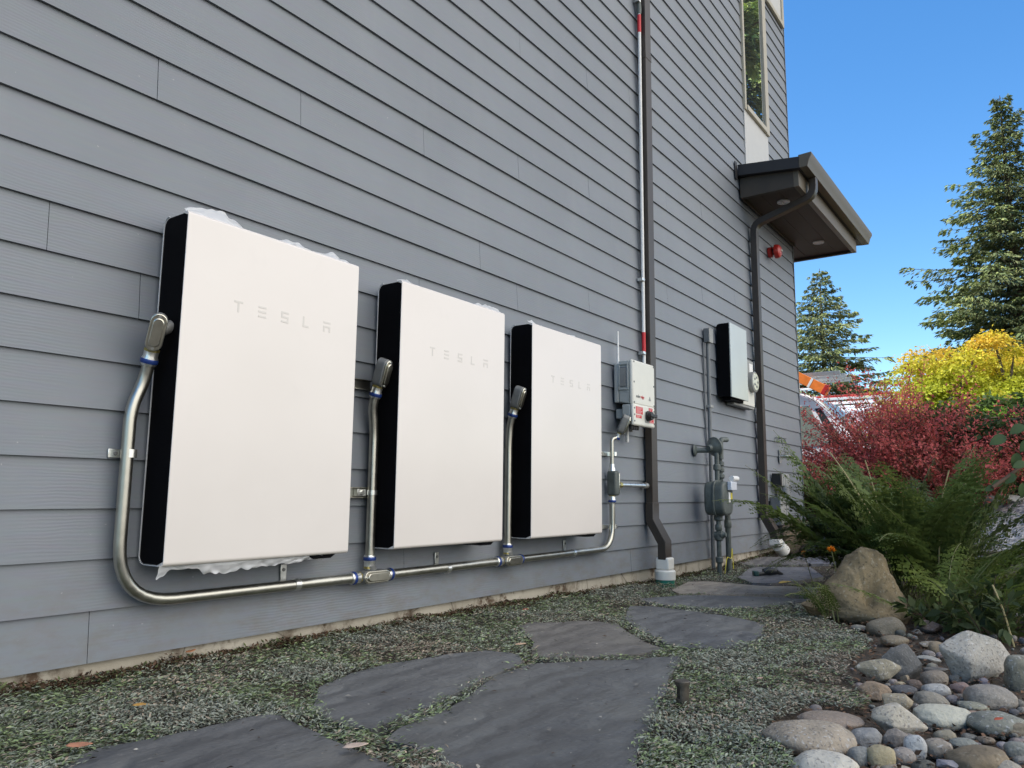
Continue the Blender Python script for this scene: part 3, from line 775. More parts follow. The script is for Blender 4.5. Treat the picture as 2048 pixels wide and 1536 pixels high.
# ------------------------------------------------------------------ conduit
PY, PR = -.042, .0195
ZR = float(on_y(560, 1173, PY)[2]); 
print('run z', ZR)
def conduit_body(c, d, face, L, label, wr=.026, hub=None, lab2=None):
    """oval conduit body along d with a cover plate facing 'face'"""
    c, d, face = (np.array(q, float) for q in (c, d, face)); d /= np.linalg.norm(d); face = face - d * (face @ d); face /= np.linalg.norm(face); s = np.cross(d, face)
    t = thing('conduit_fitting', label, 'conduit fitting', c)
    def oval(h0, h1, half, r, off):
        mb = MB(); pts = []
        for sg, a0 in ((1, -math.pi / 2), (-1, math.pi / 2)):
            for i in range(9):
                a = a0 + math.pi * i / 8
                pts.append(c + d * (sg * half + r * math.cos(a)) + s * r * math.sin(a) + face * h0)
        mb.prism(pts, face * (h1 - h0)); return mb
    obj('body', oval(-wr * .9, wr * .9, L / 2 - wr, wr, 0), MT['dark_cast'], t, bev=.006, seg=3)
    cv = obj('cover_plate', oval(wr * .9, wr * .9 + .008, L / 2 - wr, wr * .97, 0), MT['cover'], t, bev=.003, seg=3)
    obj('plate_boss', oval(wr * .9 + .008, wr * .9 + .015, L / 2 - wr * 1.25, wr * .66, 0), MT['cover'], cv, bev=.003)
    scr = MB()
    for sg in (-1, 1):
        p = c + d * sg * (L / 2 - wr * .42) + face * (wr * .9 + .008); scr.cyl(p, p + face * .004, .005, 10)
    obj('screw', scr, MT['zinc'], cv) if False else None
    for sg in (-1, 1):
        p = c + d * sg * (L / 2 - wr * .42) + face * (wr * .9 + .008); obj('screw', MB().cyl(p, p + face * .004, .0048, 10), MT['zinc'], cv)
    if hub is not None:
        hub = np.array(hub, float); obj('hub', MB().tube([c + hub[:3] * .3, c + hub[:3]], wr * .82, 16), MT['dark_cast'], t, bev=.003)
    return t
def coupling(parent, p, d, r):
    d = np.array(d, float); d /= np.linalg.norm(d); p = np.array(p, float)
    q = obj('coupling', MB().lathe(p, d, [(0, r * 1.18), (.008, r * 1.32), (.022, r * 1.32), (.03, r * 1.15), (.046, r * 1.15)], 20), MT['zinc'], parent)
    obj('blue_ring', MB().lathe(p + d * .007, d, [(0, r * 1.34), (.003, r * 1.4), (.012, r * 1.4), (.015, r * 1.34)], 20), MT['bluefit'], q)
    obj('locknut', MB().lathe(p + d * .046, d, [(0, r * 1.22), (.009, r * 1.22)], 6), MT['brass'], q)
def pipe(label, pts, rad, fr, ends=(), name='conduit_pipe'):
    path = fillet(pts, fr, 9); t = thing(name, label, 'conduit', path[len(path) // 2])
    obj('pipe', MB().tube(path, rad, 18), MT['galv'], t)
    for p, d in ends: coupling(t, p, d, rad)
    return t
LBZ = .735
def lb(x, label):
    c = (x - .042, -.100, LBZ + .005); d = np.array((-.004, -.34, 1.0)); d /= np.linalg.norm(d)
    conduit_body(c, d, (-.55, -1, -.2) if x < .5 else (.25, -1, -.3), .125, label, .026, hub=(.05, 0, .028))
    return np.array(c) - d * .062, d
T1 = np.array((on_y(738, 1150, PY)[0], PY, ZR)); T2 = np.array((on_y(1015, 1120, PY)[0], PY, ZR + .002))
print('tees', T1, T2)
lbl = ['oval conduit fitting screwed to the left side of the nearest battery', 'oval conduit fitting on the left side of the middle battery', 'oval conduit fitting on the left side of the farthest battery']
ends = []
for k, x in enumerate(BX):
    e, d = lb(x, lbl[k]); ends.append((e, d))
xv = on_y(247, 1000, PY)[0]
e, d = ends[0]
pipe('long steel conduit looping down and under the nearest battery', [e - d * .02, e - d * .10, (xv, PY, e[2] - .19), (xv, PY, ZR), (T1[0] - .055, PY, ZR)], PR, [.05, .05, .19],
     [(e - d * .05, d), ((T1[0] - .105, PY, ZR), (1, 0, 0))])
for k, T in ((1, T1), (2, T2)):
    e, d = ends[k]
    pipe('straight steel conduit rising beside the ' + ('middle' if k == 1 else 'farthest') + ' battery', [e - d * .02, e - d * .09, (T[0], PY, e[2] - .19), (T[0], PY, T[2] + .03)], PR, [.05, .05],
         [(e - d * .05, d), ((T[0], PY, T[2] + .088), (0, 0, -1))])
    conduit_body(T + np.array((.02, -.004, 0)), (1, 0, 0), (0, -1, 0), .15, 'oval tee fitting on the low conduit run, ' + ('below and left of the middle battery' if k == 1 else 'below and left of the farthest battery'), .026, hub=(-.02, 0, .05))
pipe('straight low conduit between the two tee fittings under the middle battery', [T1 + np.array((.085, 0, 0)), T2 - np.array((.05, 0, 0))], PR, .02, [(T1 + np.array((.135, 0, 0)), (-1, 0, 0)), (T2 - np.array((.105, 0, 0)), (1, 0, 0))])
jb = on_y(1229, 968, -.06); xj = jb[0]; zj = jb[2]
ZB = zj - .085
pipe('low conduit bending upward past the corner of the farthest battery', [T2 + np.array((.085, 0, 0)), (xj, PY, T2[2] + .005), (xj, PY, ZB)], PR * .95, .22, [(T2 + np.array((.13, 0, 0)), (-1, 0, 0)), ((xj, PY, ZB - .04), (0, 0, 1))])
# square-ended tee body with side nipple
jt = thing('conduit_fitting', 'tall grey conduit fitting with a side outlet, left of the inverter downspout', 'conduit fitting', (xj, -.055, zj))
obj('body', MB().box(xj - .03, xj + .028, -.085, -.018, zj - .075, zj + .085), MT['gasgreen'], jt, bev=.014, seg=3)
obj('cover_plate', MB().box(xj + .028, xj + .036, -.082, -.022, zj - .06, zj + .07), MT['cover'], jt, bev=.003)
obj('neck', MB().lathe((xj, PY, zj + .08), (0, 0, 1), [(0, .024), (.02, .022), (.03, .017), (.05, .017)], 18), MT['zinc'], jt)
ex = on_y(1285, 973, -.05)
np_ = thing('conduit_pipe', 'short shiny horizontal nipple reaching toward the inverter downspout', 'conduit', (xj + .1, -.05, zj))
obj('pipe', MB().tube([(xj + .03, -.05, zj - .005), (dx0 - .10, -.05, zj - .005)], .016, 16), MT['zinc'], np_)
obj('locknut', MB().lathe((xj + .075, -.05, zj - .005), (1, 0, 0), [(0, .021), (.03, .021)], 8), MT['brass'], np_)
obj('elbow', MB().tube(fillet([(dx0 - .10, -.05, zj - .005), (dx0 - .04, -.05, zj - .005), (dx0 - .03, .01, zj - .005)], .03, 6), .020, 16), MT['cast'], np_)
l4 = on_y(1246, 848, -.10)
c4 = (l4[0], -.10, l4[2]); d4 = np.array((.10, -.42, 1.0)); d4 /= np.linalg.norm(d4)
conduit_body(c4, d4, (.7, -1, 0), .13, 'tilted conduit fitting entering the lower left of the red labelled switch box', .024, hub=(.06, 0, .04))
e4 = np.array(c4) - d4 * .065
p4 = on_y(1228, 900, PY)
pipe('thin conduit climbing from the grey side-outlet fitting to the switch box', [(xj, PY, zj + .12), (xj, PY, p4[2] + .07), e4 - d4 * .03, e4 + d4 * .01], PR * .66, [.06, .04], [(e4 - d4 * .05, d4)])
def strap(px, py, side, label, pr=PR):
    p = on_y(px, py, PY)
    t = thing('pipe_strap', label, 'pipe clip', (p[0], PY, p[2]))
    if side == 'left':
        q = on_y(px - 26, py, -.003); mb = MB().box(q[0] - .028, p[0] - .0, -.006, -.002, p[2] - .014, p[2] + .014)
        obj('tab', mb, MT['zinc'], t, bev=.0015)
        obj('screw', MB().lathe((q[0] - .005, -.006, p[2]), (0, -1, 0), [(0, .007), (.004, .006)], 6), MT['dark_cast'], t)
        obj('loop', MB().tube([(p[0], PY, p[2] - .013), (p[0], PY, p[2] + .013)], pr * 1.14, 20), MT['zinc'], t)
    else:
        mb = MB().box(p[0] - .045, p[0] - .018, -.006, -.002, p[2] + .01, p[2] + .075)
        obj('tab', mb, MT['zinc'], t, bev=.0015)
        obj('screw', MB().lathe((p[0] - .032, -.006, p[2] + .055), (0, -1, 0), [(0, .007), (.004, .006)], 6), MT['dark_cast'], t)
        obj('loop', MB().tube([(p[0] - .012, PY, p[2]), (p[0] + .012, PY, p[2])], pr * 1.14, 20), MT['zinc'], t)
strap(259, 907, 'left', 'shiny pipe clip at the left of the long conduit, beside the nearest battery')
for px, py, lab in ((592, 1169, 'shiny pipe clip on the low conduit under the nearest battery'), (894, 1137, 'grey pipe clip on the low conduit under the middle battery'), (1146, 1106, 'small pipe clip on the low conduit under the farthest battery')):
    strap(px, py, 'top', lab)
strap(1229, 908, 'left', 'small pipe clip above the grey side-outlet conduit fitting', PR * .7)
strap(1228, 1053, 'left', 'small pipe clip below the grey side-outlet conduit fitting')
for kk, (z_, lab) in enumerate(((on_y(715, 985, -.02)[2], 'lower slotted strut behind the conduit between the first two batteries'), (on_y(720, 768, -.02)[2], 'upper slotted strut behind the conduit between the first two batteries'))):
    s = thing('strut_channel', lab, 'strut channel', (.9, -.012, z_))
    s0, s1 = T1[0] - .2, T1[0] + .005
    mb = MB().box(s0, s1, -.004, -.001, z_ - .022, z_ + .022).box(s0, s1, -.024, -.004, z_ + .019, z_ + .022).box(s0, s1, -.024, -.004, z_ - .022, z_ - .019)
    obj('channel', mb, MT['galv'], s, smooth=False)
    if kk == 0:
        obj('clamp', MB().box(T1[0] - .07, T1[0] - .02, -.03, -.004, z_ - .015, z_ + .015), MT['zinc'], s, bev=.002)
        obj('bolt', MB().lathe((T1[0] - .045, -.03, z_), (0, -1, 0), [(0, .010), (.008, .010)], 6), MT['zinc'], s)
        obj('pipe_band', MB().tube([(T1[0], PY, z_ - .01), (T1[0], PY, z_ + .01)], PR * 1.13, 20), MT['zinc'], s)

# ------------------------------------------------------------------ inverter, switch box, riser
ib = on_y(1232, 760, -.03); ix0 = ib[0]; iy = solve_y(ix0, ib[2], 1265.5)
ix1 = on_y(1309.5, 772, iy)[0]; iz1 = on_y(1266, 719, iy)[2]; iz0 = on_y(1265, 806, iy)[2]
print('inverter', ix0, ix1, iy, iz0, iz1)
inv = thing('inverter', 'cream wall inverter with a thin antenna and ribbed grey side', 'inverter', ((ix0 + ix1) / 2, -.03, iz0))
ym = iy * .30
obj('back_housing', MB().box(ix0, ix1, ym, -.012, iz0 + .01, iz1 - .015), MT['invside'], inv, bev=.008)
hs = MB().prism([(ix0 + .004, ym, iz1), (ix0 + .004, iy + .03, iz1), (ix0 + .004, iy + .03, iz0), (ix0 + .004, ym, iz0 + .012)], (ix1 - ix0 - .008, 0, 0))
obj('housing', hs, MT['invside'], inv, bev=.008)
obj('cooling_grille', MB().box(ix0 - .003, ix0 + .006, iy + .045, ym - .012, iz0 + (iz1 - iz0) * .40, iz1 - .045), MT['fins'], inv, bev=.002)
gr = MB()
zz0, zz1 = iz0 + (iz1 - iz0) * .42, iz1 - .055
for i in range(16):
    z_ = zz0 + (zz1 - zz0) * i / 15; gr.box(ix0 - .006, ix0 - .003, iy + .05, ym - .016, z_ - .003, z_ + .003)
obj('grille_slats', gr, MT['utility'], inv, smooth=False)
fr_ = MB(); t_ = .012
ya, yb, za_, zb_ = iy + .032, ym - .002, iz0 + (iz1 - iz0) * .36, iz1 - .03
fr_.box(ix0 - .005, ix0 + .005, ya, yb, zb_, zb_ + t_).box(ix0 - .005, ix0 + .005, ya, yb, za_ - t_, za_).box(ix0 - .005, ix0 + .005, yb - t_, yb, za_, zb_).box(ix0 - .005, ix0 + .005, ya, ya + t_, za_, zb_)
obj('grille_frame', fr_, MT['invside'], inv, bev=.003)
obj('lid', MB().box(ix0 - .002, ix1 + .002, iy, iy + .03, iz0 - .008, iz1 + .004), MT['inverter'], inv, bev=.014, seg=3)
for a in (.035, .5, .965):
    for xx in (ix0 + .018, ix1 - .018):
        obj('screw', MB().lathe((xx, iy, iz0 + (iz1 - iz0) * a), (0, -1, 0), [(0, .007), (.003, .006)], 8), MT['utildark'], inv)
ap = on_y(1233, 717, -.04); at_ = on_y(1233, 662, -.04)
obj('antenna', MB().tube([(ix0 + .012, -.04, iz1 - .03), (ix0 + .012, -.04, iz1 + .02), (ix0 + .012, -.04, at_[2])], [.011, .0075, .006], 10), MT['white'], inv)
def text(body, size, loc, m, parent, name='lettering', rot=(R(90), 0, 0)):
    cu = bpy.data.curves.new(name, 'FONT'); cu.body = body; cu.size = size; cu.extrude = .0006
    tmp = bpy.data.objects.new(name, cu); COL.objects.link(tmp); me = bpy.data.meshes.new_from_object(tmp.evaluated_get(bpy.context.evaluated_depsgraph_get())); bpy.data.objects.remove(tmp)
    me.materials.clear(); me.materials.append(m); o = bpy.data.objects.new(name, me); COL.objects.link(o); o.parent = parent
    o.location = tuple(np.array(loc) - root_origin(parent)); o.rotation_euler = rot; return o
text('solar', .030, (ix0 + .045, iy - .0012, iz0 + .045), MT['utildark'], inv)
text('edge', .030, (ix0 + .110, iy - .0012, iz0 + .045), MT['red'], inv)
tri = MB(); txx = ix0 + .235; tri.prism([(txx, iy - .001, iz0 + .04), (txx + .035, iy - .001, iz0 + .04), (txx + .0175, iy - .001, iz0 + .07)], (0, -.001, 0))
obj('warning_mark', tri, MT['utility'], inv, smooth=False)

sy = iy - .004
sx0 = on_y(1267, 828, sy)[0]; sx1 = on_y(1310, 835, sy)[0]; sz1 = on_y(1267, 806, sy)[2]; sz0 = on_y(1267, 850, sy)[2]
print('switch', sx0, sx1, sz0, sz1)
sw = thing('disconnect_switch', 'cream switch box with red labels and a black rotary knob', 'switch box', ((sx0 + sx1) / 2, -.03, sz0))
obj('back_box', MB().box(sx0 + .03, sx1 - .06, sy * .55, -.012, sz0 + .05, sz1 - .03), MT['invside'], sw, bev=.006)
obj('housing', MB().box(sx0 + .003, sx1 - .003, sy + .025, sy * .45, sz0 + .01, sz1 - .004), MT['invside'], sw, bev=.008)
obj('lid', MB().box(sx0, sx1, sy, sy + .025, sz0, sz1), MT['inverter'], sw, bev=.014, seg=3)
def lab(x0, x1, z0, z1, lines):
    l_ = obj('warning_label', MB().box(x0, x1, sy - .001, sy + .002, z0, z1), MT['red'], sw, smooth=False)
    tx = MB()
    for i in range(lines):
        z_ = z1 - (i + .8) * (z1 - z0) / (lines + .5); hgt = (z1 - z0) / lines * .22
        tx.box(x0 + .008, x1 - .008 - .012 * (i % 3), sy - .0016, sy - .0005, z_ - hgt / 2, z_ + hgt / 2)
    obj('print_lines', tx, MT['white'], l_, smooth=False)
W_ = sx1 - sx0; H_ = sz1 - sz0
lab(sx0 + W_ * .11, sx0 + W_ * .42, sz0 + H_ * .55, sz0 + H_ * .88, 6)
lab(sx0 + W_ * .11, sx0 + W_ * .36, sz0 + H_ * .36, sz0 + H_ * .50, 3)
lab(sx0 + W_ * .70, sx0 + W_ * .88, sz0 + H_ * .50, sz0 + H_ * .92, 8)
lab(sx0 + W_ * .72, sx0 + W_ * .93, sz0 + H_ * .22, sz0 + H_ * .42, 4)
kx, kz = sx0 + W_ * .64, sz0 + H_ * .52
obj('knob_plate', MB().box(kx - W_ * .13, kx + W_ * .09, sy - .002, sy + .002, sz0 + H_ * .20, sz0 + H_ * .72), MT['utility'], sw, bev=.004)
kb = obj('knob', MB().lathe((kx, sy - .002, kz), (0, -1, 0), [(0, .036), (.012, .036), (.014, .03), (.035, .028), (.037, .01)], 24), MT['black'], sw)
obj('grip', MB().box(kx - .05, kx + .05, sy - .052, sy - .036, kz - .010, kz + .010), MT['black'], kb, bev=.003)
for xx in (sx0 + .016, sx1 - .016):
    for zz_ in (sz0 + .03, (sz0 + sz1) / 2, sz1 - .03):
        obj('screw', MB().lathe((xx, sy, zz_), (0, -1, 0), [(0, .006), (.003, .005)], 8), MT['utildark'], sw)
for i in range(4):
    xx = sx0 + .05 + .03 * i; obj('cable_gland', MB().lathe((xx, sy * .72, sz0 + .012), (0, 0, -1), [(0, .013), (.02, .015), (.035, .012)], 10), MT['black'], sw)
obj('lever', MB().tube([(sx1 + .004, sy + .05, sz0 + H_ * .75), (sx1 + .03, sy + .05, sz0 + H_ * .4), (sx1 + .055, sy + .05, sz0 + H_ * .28)], .008, 8), MT['white'], sw)
for xx in (sx0 - .005, sx0 + .10): obj('bracket', MB().box(xx, xx + .018, sy * .6, sy * .45, sz0 - .035, sz0 + .02), MT['utility'], sw, bev=.003)

rx = on_y(1283.5, 400, -.03)[0]; rz0 = iz1 - .12
rs = thing('riser_conduit', 'slim white riser conduit with red bands, left of the tall downspout', 'conduit', (rx, -.03, rz0))
def rzv(py): return on_y(1285, py, -.03)[2]
obj('pipe', MB().cyl((rx, -.03, rz0), (rx, -.03, 6.59), .0125, 16), MT['white'], rs)
for a, b_ in ((664, 703), (38, 72)): obj('red_band', MB().cyl((rx, -.03, rzv(b_)), (rx, -.03, rzv(a)), .0142, 16), MT['red'], rs)
obj('coupling', MB().lathe((rx, -.03, rzv(36)), (0, 0, 1), [(0, .017), (.04, .019), (.09, .016)], 16), MT['gasgreen'], rs)
for py in (706, 560, 12): obj('clip', MB().box(rx - .035, rx + .004, -.046, -.001, rzv(py) - .012, rzv(py) + .012), MT['zinc'], rs, bev=.003)
obj('drop_pipe', MB().cyl((sx0 + W_ * .48, -.03, sz0 - .10), (sx0 + W_ * .48, -.03, sz0 + .08), .012, 12), MT['white'], rs)

# ------------------------------------------------------------------ small junction box and its conduit, gateway, meter
bx = on_y(1407, 670, -.01); by = solve_y(bx[0], bx[2], 1419); bx1 = on_y(1426, 670, by)[0]
bz1 = on_y(1418, 655, by)[2]; bz0 = on_y(1418, 683, by)[2]
jn = thing('junction_box', 'small grey junction box atop a thin conduit, left of the black meter cabinet', 'junction box', ((bx[0] + bx1) / 2, -.03, bz0))
obj('housing', MB().box(bx[0], bx1, by + .012, -.008, bz0, bz1), MT['utildark'], jn, bev=.005)
obj('lid', MB().box(bx[0] - .002, bx1 + .002, by, by + .012, bz0 - .002, bz1 + .002), MT['utility'], jn, bev=.004)
cxj = (bx[0] + bx1) / 2
jc = thing('conduit_pipe', 'long thin grey conduit dropping to the ground behind the gas meter', 'conduit', (cxj, -.03, -.35))
zc = on_y(1415, 855, -.03)[2]
obj('pipe', MB().tube([(cxj, -.03, bz0), (cxj, -.03, -.42)], .017, 14), MT['utildark'], jc)
obj('clip', MB().box(cxj - .02, cxj + .05, -.05, -.002, on_y(1415, 812, -.03)[2] - .012, on_y(1415, 812, -.03)[2] + .012), MT['utility'], jc, bev=.003)
obj('thin_cable', MB().tube([(cxj - .045, -.008, bz0), (cxj - .04, -.008, bz0 - .6), (cxj - .022, -.01, bz0 - .9)], .007, 8), MT['utildark'], jc)

gb = on_y(1433.5, 722, -.01); gx0 = gb[0]; gy = solve_y(gx0, gb[2], 1462); gx1 = on_y(1494.5, 725, gy)[0]
gz1 = on_y(1461, 645, gy)[2]; gz0 = on_y(1464, 793, gy)[2]
print('gateway', gx0, gx1, gy, gz0, gz1)
gw = thing('backup_gateway', 'black sided cabinet with a pale mirror-like front, beside the electric meter', 'electrical cabinet', ((gx0 + gx1) / 2, -.02, gz0))
obj('casing', roundbox_yz(MB(), gx0, gx1, gy + .012, -.012, gz0 + .006, gz1 - .002, .03), MT['batblack'], gw)
obj('front_cover', MB().box(gx0 - .001, gx1 + .002, gy, gy + .012, gz0, gz1), mat('pale_gloss_cover', (0.55, 0.585, 0.55), 0.18, var=0.03, scale=3), gw, bev=.003)
obj('lower_vent', MB().box(gx0 + .05, gx1 - .05, gy + .03, -.03, gz0 - .022, gz0 + .006), MT['batblack'], gw, bev=.003)

mp_ = on_y(1500, 775, -.06); mx0 = gx1 - .20; mx1 = on_y(1507, 760, -.075)[0]
mz1 = on_y(1500, 722, -.07)[2]; mz0 = on_y(1500, 818, -.07)[2]
em = thing('electric_meter', 'round glass electric meter on a grey wall cabinet', 'electric meter', (mx1 - .1, -.02, mz0))
obj('cabinet', MB().box(mx0, mx1, -.075, -.008, mz0, mz1), MT['utility'], em, bev=.006)
obj('cabinet_door', MB().box(mx0 + .02, mx1 - .012, -.083, -.075, mz0 + .025, (mz0 + mz1) / 2 - .02), MT['inverter'], em, bev=.003)
obj('label_plate', MB().box(mx1 - .12, mx1 - .02, -.079, -.075, mz1 - .16, mz1 - .03), MT['white'], em, bev=.002)
mc = on_y(1513, 764, -.22)
ml = solve_y(mx1 - .10, mc[2], 1513)
mcx, mcz = mx1 - .10, on_y(1513, 764, ml)[2]
obj('socket', MB().lathe((mcx, -.075, mcz), (0, -1, 0), [(0, .098), (.05, .098), (.055, .088), (-ml - .11, .086)], 32), MT['utility'], em)
gls = obj('glass_dome', MB().lathe((mcx, ml + .036, mcz), (0, -1, 0), [(0, .090), (.008, .092), (.02, .090), (.034, .08), (.036, .0)], 32), MT['face'], em)
dg = MB()
for a in range(5):
    an = a * 1.256; dg.box(mcx + .045 * math.cos(an) - .014, mcx + .045 * math.cos(an) + .014, ml - .0025, ml + .001, mcz + .045 * math.sin(an) - .009, mcz + .045 * math.sin(an) + .009)
obj('dial_marks', dg, MT['utildark'], gls, smooth=False)

# ------------------------------------------------------------------ alarm bell
bl = on_y(1541, 505, -.02); fb = solve_y(bl[0] - .0, bl[2], 1556)
bb = thing('alarm_bell', 'red round alarm bell on the wall under the porch eave', 'alarm bell', (bl[0], -.02, bl[2]))
bx_, bz_ = bl[0], bl[2]
obj('back_plate', MB().lathe((bx_, -.004, bz_), (0, -1, 0), [(0, .058), (.035, .058), (.04, .05), (.045, .03)], 24), MT['bell'], bb)
obj('spacer', MB().lathe((bx_, -.045, bz_), (0, -1, 0), [(0, .034), (.03, .034)], 20), MT['black'], bb)
obj('gong', MB().lathe((bx_, -.072, bz_), (0, -1, 0), [(0, .075), (.02, .077), (.045, .068), (.06, .045), (.064, .0)], 28), MT['bell'], bb)
obj('bolt', MB().lathe((bx_, -.134, bz_), (0, -1, 0), [(0, .014), (.01, .012)], 10), MT['inverter'], bb)

# ------------------------------------------------------------------ gas meter
gp = on_y(1447, 1000, -.20); GXm, GZm = gp[0], gp[2]
def gpt(px, py, y): return on_y(px, py, y)
gm = thing('gas_meter', 'grey green gas meter with regulator dome and stand pipes at the wall', 'gas meter', (GXm, -.2, -.38))
z1_ = gpt(1447, 962, -.2)[2]; z0_ = gpt(1447, 1032, -.2)[2]
xg0 = gpt(1425, 1000, -.16)[0]; xg1 = gpt(1463, 1000, -.28)[0] + .06
cxm = (xg0 + xg1) / 2 + .03
zmid = (z0_ + z1_) / 2; hh = (z1_ - z0_) / 2
body = MB()
def disc_profile(mb, yc, d_, wx, hz, n=28):
    pts = []
    for i in range(n):
        a = 2 * math.pi * i / n; c_, s_ = math.cos(a), math.sin(a)
        pts.append((cxm + wx * math.copysign(abs(c_) ** .55, c_), yc, zmid + hz * math.copysign(abs(s_) ** .55, s_)))
    mb.prism(pts, (0, -d_, 0))
disc_profile(body, -.09, .16, .118, hh * .97)
obj('body', body, MT['gasgreen'], gm, bev=.02, seg=4)
fl = MB(); disc_profile(fl, -.165, .016, .132, hh + .008); obj('flange', fl, MT['gasgreen'], gm, bev=.004)
ix_t = gpt(1480, 975, -.25)
obj('index_box', MB().box(cxm - .02, cxm + .11, -.285, -.25, z1_ - .075, z1_ - .005), MT['clear'], gm, bev=.006)
obj('transmitter', MB().tube([(cxm + .03, -.27, z1_ + .02), (cxm + .15, -.27, z1_ + .02)], .022, 14), MT['white'], gm)
obj('badge', MB().box(cxm + .005, cxm + .045, -.2525, -.249, zmid - .03, zmid + .05), MT['white'], gm)
obj('yellow_tag', MB().box(cxm + .055, cxm + .085, -.2525, -.249, zmid - .005, zmid + .045), MT['yellow'], gm)
xl = gpt(1437, 1050, -.17)[0]; xr = gpt(1459, 1080, -.17)[0]
zreg = gpt(1440, 895, -.15)[2]
in_pipe = MB().tube([(xl, -.17, -.43), (xl, -.17, zreg - .05)], .019, 14)
obj('inlet_pipe', in_pipe, MT['gasgreen'], gm)
for py, r_ in ((1120, .03), (1075, .034), (1055, .028), (1035, .034), (935, .03)):
    z_ = gpt(1437, py, -.17)[2]; obj('pipe_fitting', MB().lathe((xl, -.17, z_ - .025), (0, 0, 1), [(0, r_ * .8), (.008, r_), (.042, r_), (.05, r_ * .8)], 14), MT['gasgreen'], gm)
obj('stop_valve', MB().lathe((xl, -.17, gpt(1437, 1070, -.17)[2]), (0, -1, .1), [(-.03, .03), (.03, .032), (.05, .018), (.06, .018)], 14), MT['gasgreen'], gm)
obj('regulator', MB().lathe((xl + .02, -.15, zreg), (.9, -.40, .22), [(-.075, .024), (-.05, .028), (-.03, .055), (-.010, .07), (-.006, .08), (.006, .08), (.010, .07), (.03, .055), (.045, .03), (.06, .026)], 26), MT['gasgreen'], gm)
obj('vent_pipe', MB().tube(fillet([(xl + .07, -.18, zreg - .10), (xl + .07, -.18, zreg + .06), (xl + .16, -.20, zreg + .065)], .03, 5), .021, 14), MT['gasgreen'], gm)
obj('wall_nipple', MB().tube([(xl - .05, -.02, zreg - .03), (xl + .0, -.13, zreg - .03)], .02, 14), MT['gasgreen'], gm)
obj('wall_escutcheon', MB().lathe((xl - .055, -.006, zreg - .03), (.2, -1, 0), [(0, .05), (.01, .045), (.02, .025)], 18), MT['gasgreen'], gm)
xo = cxm + .06
obj('outlet_pipe', MB().tube(fillet([(xo, -.17, z1_ - .02), (xo, -.17, zreg - .14), (xl + .07, -.17, zreg - .10)], .03, 5), .019, 14), MT['gasgreen'], gm)
for dz_ in (.02, .07, .12): obj('pipe_fitting', MB().lathe((xo, -.17, z1_ + dz_), (0, 0, 1), [(0, .024), (.008, .031), (.03, .031), (.038, .024)], 12), MT['gasgreen'], gm)
obj('stand_pipe', MB().tube([(xr, -.16, -.43), (xr, -.16, z0_ + .02)], .023, 14), MT['gasgreen'], gm)
obj('pipe_fitting', MB().lathe((xr, -.16, z0_ - .10), (0, 0, 1), [(0, .027), (.008, .03), (.05, .03), (.06, .026)], 14), MT['gasgreen'], gm)
obj('tracer_wire', MB().tube(fillet([(xl + .03, -.20, -.38), (xl + .06, -.21, -.25), (xr - .02, -.19, -.28), (xr + .025, -.18, -.18), (xr + .02, -.19, -.36)], .04, 5), .003, 6), MT['yellow'], gm)

# ------------------------------------------------------------------ communication boxes near the corner, hose tap
c0 = on_y(1544, 965, -.01); cy_ = solve_y(c0[0], c0[2], 1550)
cb = thing('cable_box', 'grey ribbed cable splice box with loops of wire, upper box at the corner', 'cable box', (c0[0], -.02, c0[2]))
xc0 = c0[0]; zc1 = on_y(1550, 946, -.08)[2]; zc0 = on_y(1550, 972, -.08)[2]
obj('housing', MB().box(xc0, xc0 + .04, -.10, -.008, zc0, zc1), MT['black'], cb, bev=.004)
for i in range(4): obj('rib', MB().box(xc0 + .05 + i * .075, xc0 + .105 + i * .075, -.095, -.008, zc0, zc1), MT['utility'], cb, bev=.012, seg=3)
g = random.Random(8)
for i in range(5):
    xx = xc0 + .07 + i * .05
    obj('wire_loop', MB().tube(fillet([(xx, -.06, zc0 + .005), (xx - .03 + g.uniform(-.02, .02), -.07, zc0 - .05), (xx - .08 + .05 * i, -.06, zc0 - .11), (xx - .02, -.05, zc0 - .17)], .05, 5), .005, 6), MT['utildark'], cb)
obj('wire_loop', MB().tube(fillet([(xc0 + .33, -.05, zc0 + .07), (xc0 + .42, -.05, zc0 + .06), (xc0 + .43, -.05, zc0 - .03), (xc0 + .34, -.05, zc0 - .05)], .03, 5), .005, 6), MT['utildark'], cb)
z1b = on_y(1560, 994, -.09)[2]; z0b = on_y(1555, 1052, -.10)[2]; xq = on_y(1537, 1020, -.02)[0]
cb2 = thing('cable_box', 'grey upright cable cabinet with a ridged front at the corner', 'cable box', (xq + .1, -.02, z0b))
obj('housing', MB().box(xq + .1, xq + .28, -.10, -.008, z0b, z1b), MT['utildark'], cb2, bev=.005)
obj('lid', MB().box(xq + .1, xq + .285, -.112, -.10, z0b + .01, z1b + .004), MT['utility'], cb2, bev=.004)
obj('cable_bundle', MB().lathe((xq + .36, -.08, z1b - .02), (0, 0, 1), [(0, .06), (.10, .055), (.14, .04), (.15, .01)], 16), MT['utildark'], cb2)
cb3 = thing('cable_box', 'tall dark grey cable duct reaching the ground, right of the upright cabinet', 'cable box', (xq + .4, -.02, -.3))
obj('duct', MB().box(xq + .31, xq + .45, -.085, -.008, on_y(1565, 1085, -.09)[2], z1b), MT['utildark'], cb3, bev=.006)
obj('ridge', MB().box(xq + .35, xq + .41, -.10, -.085, on_y(1565, 1075, -.09)[2], z1b - .01), MT['utility'], cb3, bev=.005)
ht = on_y(1562, 912, -.02)
ho = thing('hose_tap', 'small grey hose tap with a wall plate near the house corner', 'hose tap', (ht[0], -.02, ht[2]))
